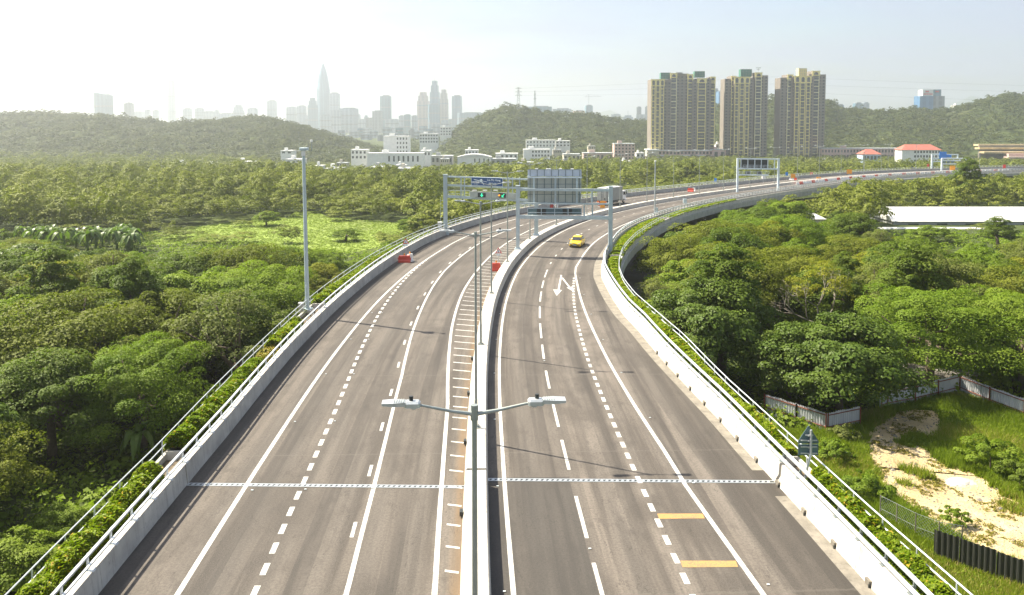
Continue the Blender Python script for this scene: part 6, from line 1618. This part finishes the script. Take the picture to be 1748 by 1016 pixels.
def scatter_stones():
    rg=np.random.default_rng(77); V=[]
    k=0
    while k<900:
        X=rg.uniform(14,46); Y=rg.uniform(36,72)
        if not (inside(X,Y,DPOLY) or inside(X,Y,D2)): continue
        k+=1; r_=rg.uniform(.03,.11)*(2.2 if rg.uniform()<.05 else 1); h=r_*.7
        c=np.array([X,Y,-7.95]); a=rg.uniform(0,6.28); P=[c+np.array([math.cos(a+i*1.5708)*r_*rg.uniform(.7,1.3),math.sin(a+i*1.5708)*r_*rg.uniform(.7,1.3),0]) for i in range(4)]; t=c+np.array([rg.normal()*r_*.2,rg.normal()*r_*.2,h])
        for i in range(4): V+=[P[i],P[(i+1)%4],t]
    tag(np_mesh('gravel',np.array(V),3,M['concrete_old']),kind='stuff')
scatter_stones()
Dw=[]
rg_=np.random.default_rng(78)
while len(Dw)<420:
    X=rg_.uniform(14,46); Y=rg_.uniform(36,74)
    if (inside(X,Y,DPOLY) or inside(X,Y,D2)) and math.sin(X*1.1)*math.sin(Y*.9+.5)+.4*math.sin(X*2.7+Y)>.35: Dw.append((X,Y,-7.95))
clumps('dry_weeds',Dw,.22,16,.13,'hedge_dry',79)
# ================================================================== SKY, SUN, AIR, CAMERA
SUN_AZ=R(-64); SUN_EL=R(49.5)         # azimuth measured clockwise from the view direction (+Y)
sd=Vector((math.sin(SUN_AZ)*math.cos(SUN_EL),math.cos(SUN_AZ)*math.cos(SUN_EL),math.sin(SUN_EL)))
sun=bpy.data.lights.new('sun','SUN'); sun.energy=5.0; sun.angle=R(.55); sun.color=(1.0,.915,.75)
so=bpy.data.objects.new('sun',sun); COL.objects.link(so); so.rotation_euler=sd.to_track_quat('Z','Y').to_euler()
w=bpy.data.worlds.new('World'); scn.world=w; w.use_nodes=True; nt=w.node_tree; bg=nt.nodes['Background']
sk=N(nt,'ShaderNodeTexSky',sky_type='NISHITA'); sk.sun_disc=False; sk.sun_elevation=SUN_EL; sk.sun_rotation=SUN_AZ; sk.air_density=1.0; sk.dust_density=2.2; sk.ozone_density=1.0; sk.altitude=0
# thin broken cloud veil
tc=N(nt,'ShaderNodeTexCoord'); sx=N(nt,'ShaderNodeSeparateXYZ'); lk(nt,tc.outputs['Generated'],sx.inputs[0])
zz=mth(nt,'ADD',mth(nt,'MAXIMUM',sx.outputs[2],0),.12); cv=N(nt,'ShaderNodeCombineXYZ')
lk(nt,mth(nt,'DIVIDE',sx.outputs[0],zz),cv.inputs[0]); lk(nt,mth(nt,'DIVIDE',sx.outputs[1],zz),cv.inputs[1])
n1=noise(nt,mapping(nt,cv.outputs[0],(.55,.9,1)),1.0,8,.6); n2=noise(nt,mapping(nt,cv.outputs[0],(.16,.2,1)),1.0,3,.5)
cl=ramp(nt,mth(nt,'ADD',mth(nt,'MULTIPLY',n1,.6),mth(nt,'MULTIPLY',n2,.4)),.42,.60,0.05,.9)
col=mixc(nt,cl,sk.outputs[0],CLOUD)
lk(nt,col,bg.inputs['Color']); bg.inputs['Strength'].default_value=SKYS
# aerial haze: one even body of air round camera and scene
me=bpy.data.meshes.new('haze'); x,y0,y1,z0,z1=7500,-400,7800,-34,270
me.from_pydata([(-x,y0,z0),(x,y0,z0),(x,y1,z0),(-x,y1,z0),(-x,y0,z1),(x,y0,z1),(x,y1,z1),(-x,y1,z1)],[],[(3,2,1,0),(4,5,6,7),(0,1,5,4),(1,2,6,5),(2,3,7,6),(3,0,4,7)]); me.update()
hm=bpy.data.materials.new('air'); hm.use_nodes=True; nt=hm.node_tree; nt.nodes.clear(); out=N(nt,'ShaderNodeOutputMaterial'); pv=N(nt,'ShaderNodeVolumePrincipled')
pv.inputs['Color'].default_value=(.95,.98,1.0,1); pv.inputs['Density'].default_value=HAZE; pv.inputs['Anisotropy'].default_value=ANI
lk(nt,pv.outputs[0],out.inputs['Volume']); tag(link_mesh('haze',me,hm),kind='stuff')
cam=bpy.data.cameras.new('camera'); cam.sensor_width=36; cam.lens=36*F/1748; cam.shift_y=-(508-YP)/1748; cam.clip_start=.5; cam.clip_end=20000
co=bpy.data.objects.new('camera',cam); COL.objects.link(co); co.location=(0,0,CH); co.rotation_euler=(math.pi/2-PITCH,0,0); scn.camera=co
scn.view_settings.view_transform='Standard'; scn.view_settings.look='None'; scn.view_settings.gamma=1; scn.view_settings.exposure=EXPO
scn.render.engine='CYCLES'; cy=scn.cycles
cy.use_denoising=True; cy.max_bounces=6; cy.diffuse_bounces=3; cy.glossy_bounces=2; cy.transmission_bounces=3; cy.volume_bounces=1; cy.transparent_max_bounces=8
cy.volume_step_rate=1; cy.use_adaptive_sampling=True; cy.adaptive_threshold=.01; cy.caustics_reflective=False; cy.caustics_refractive=False
for o in scn.objects:
    if o.type=='EMPTY': o.hide_render=False
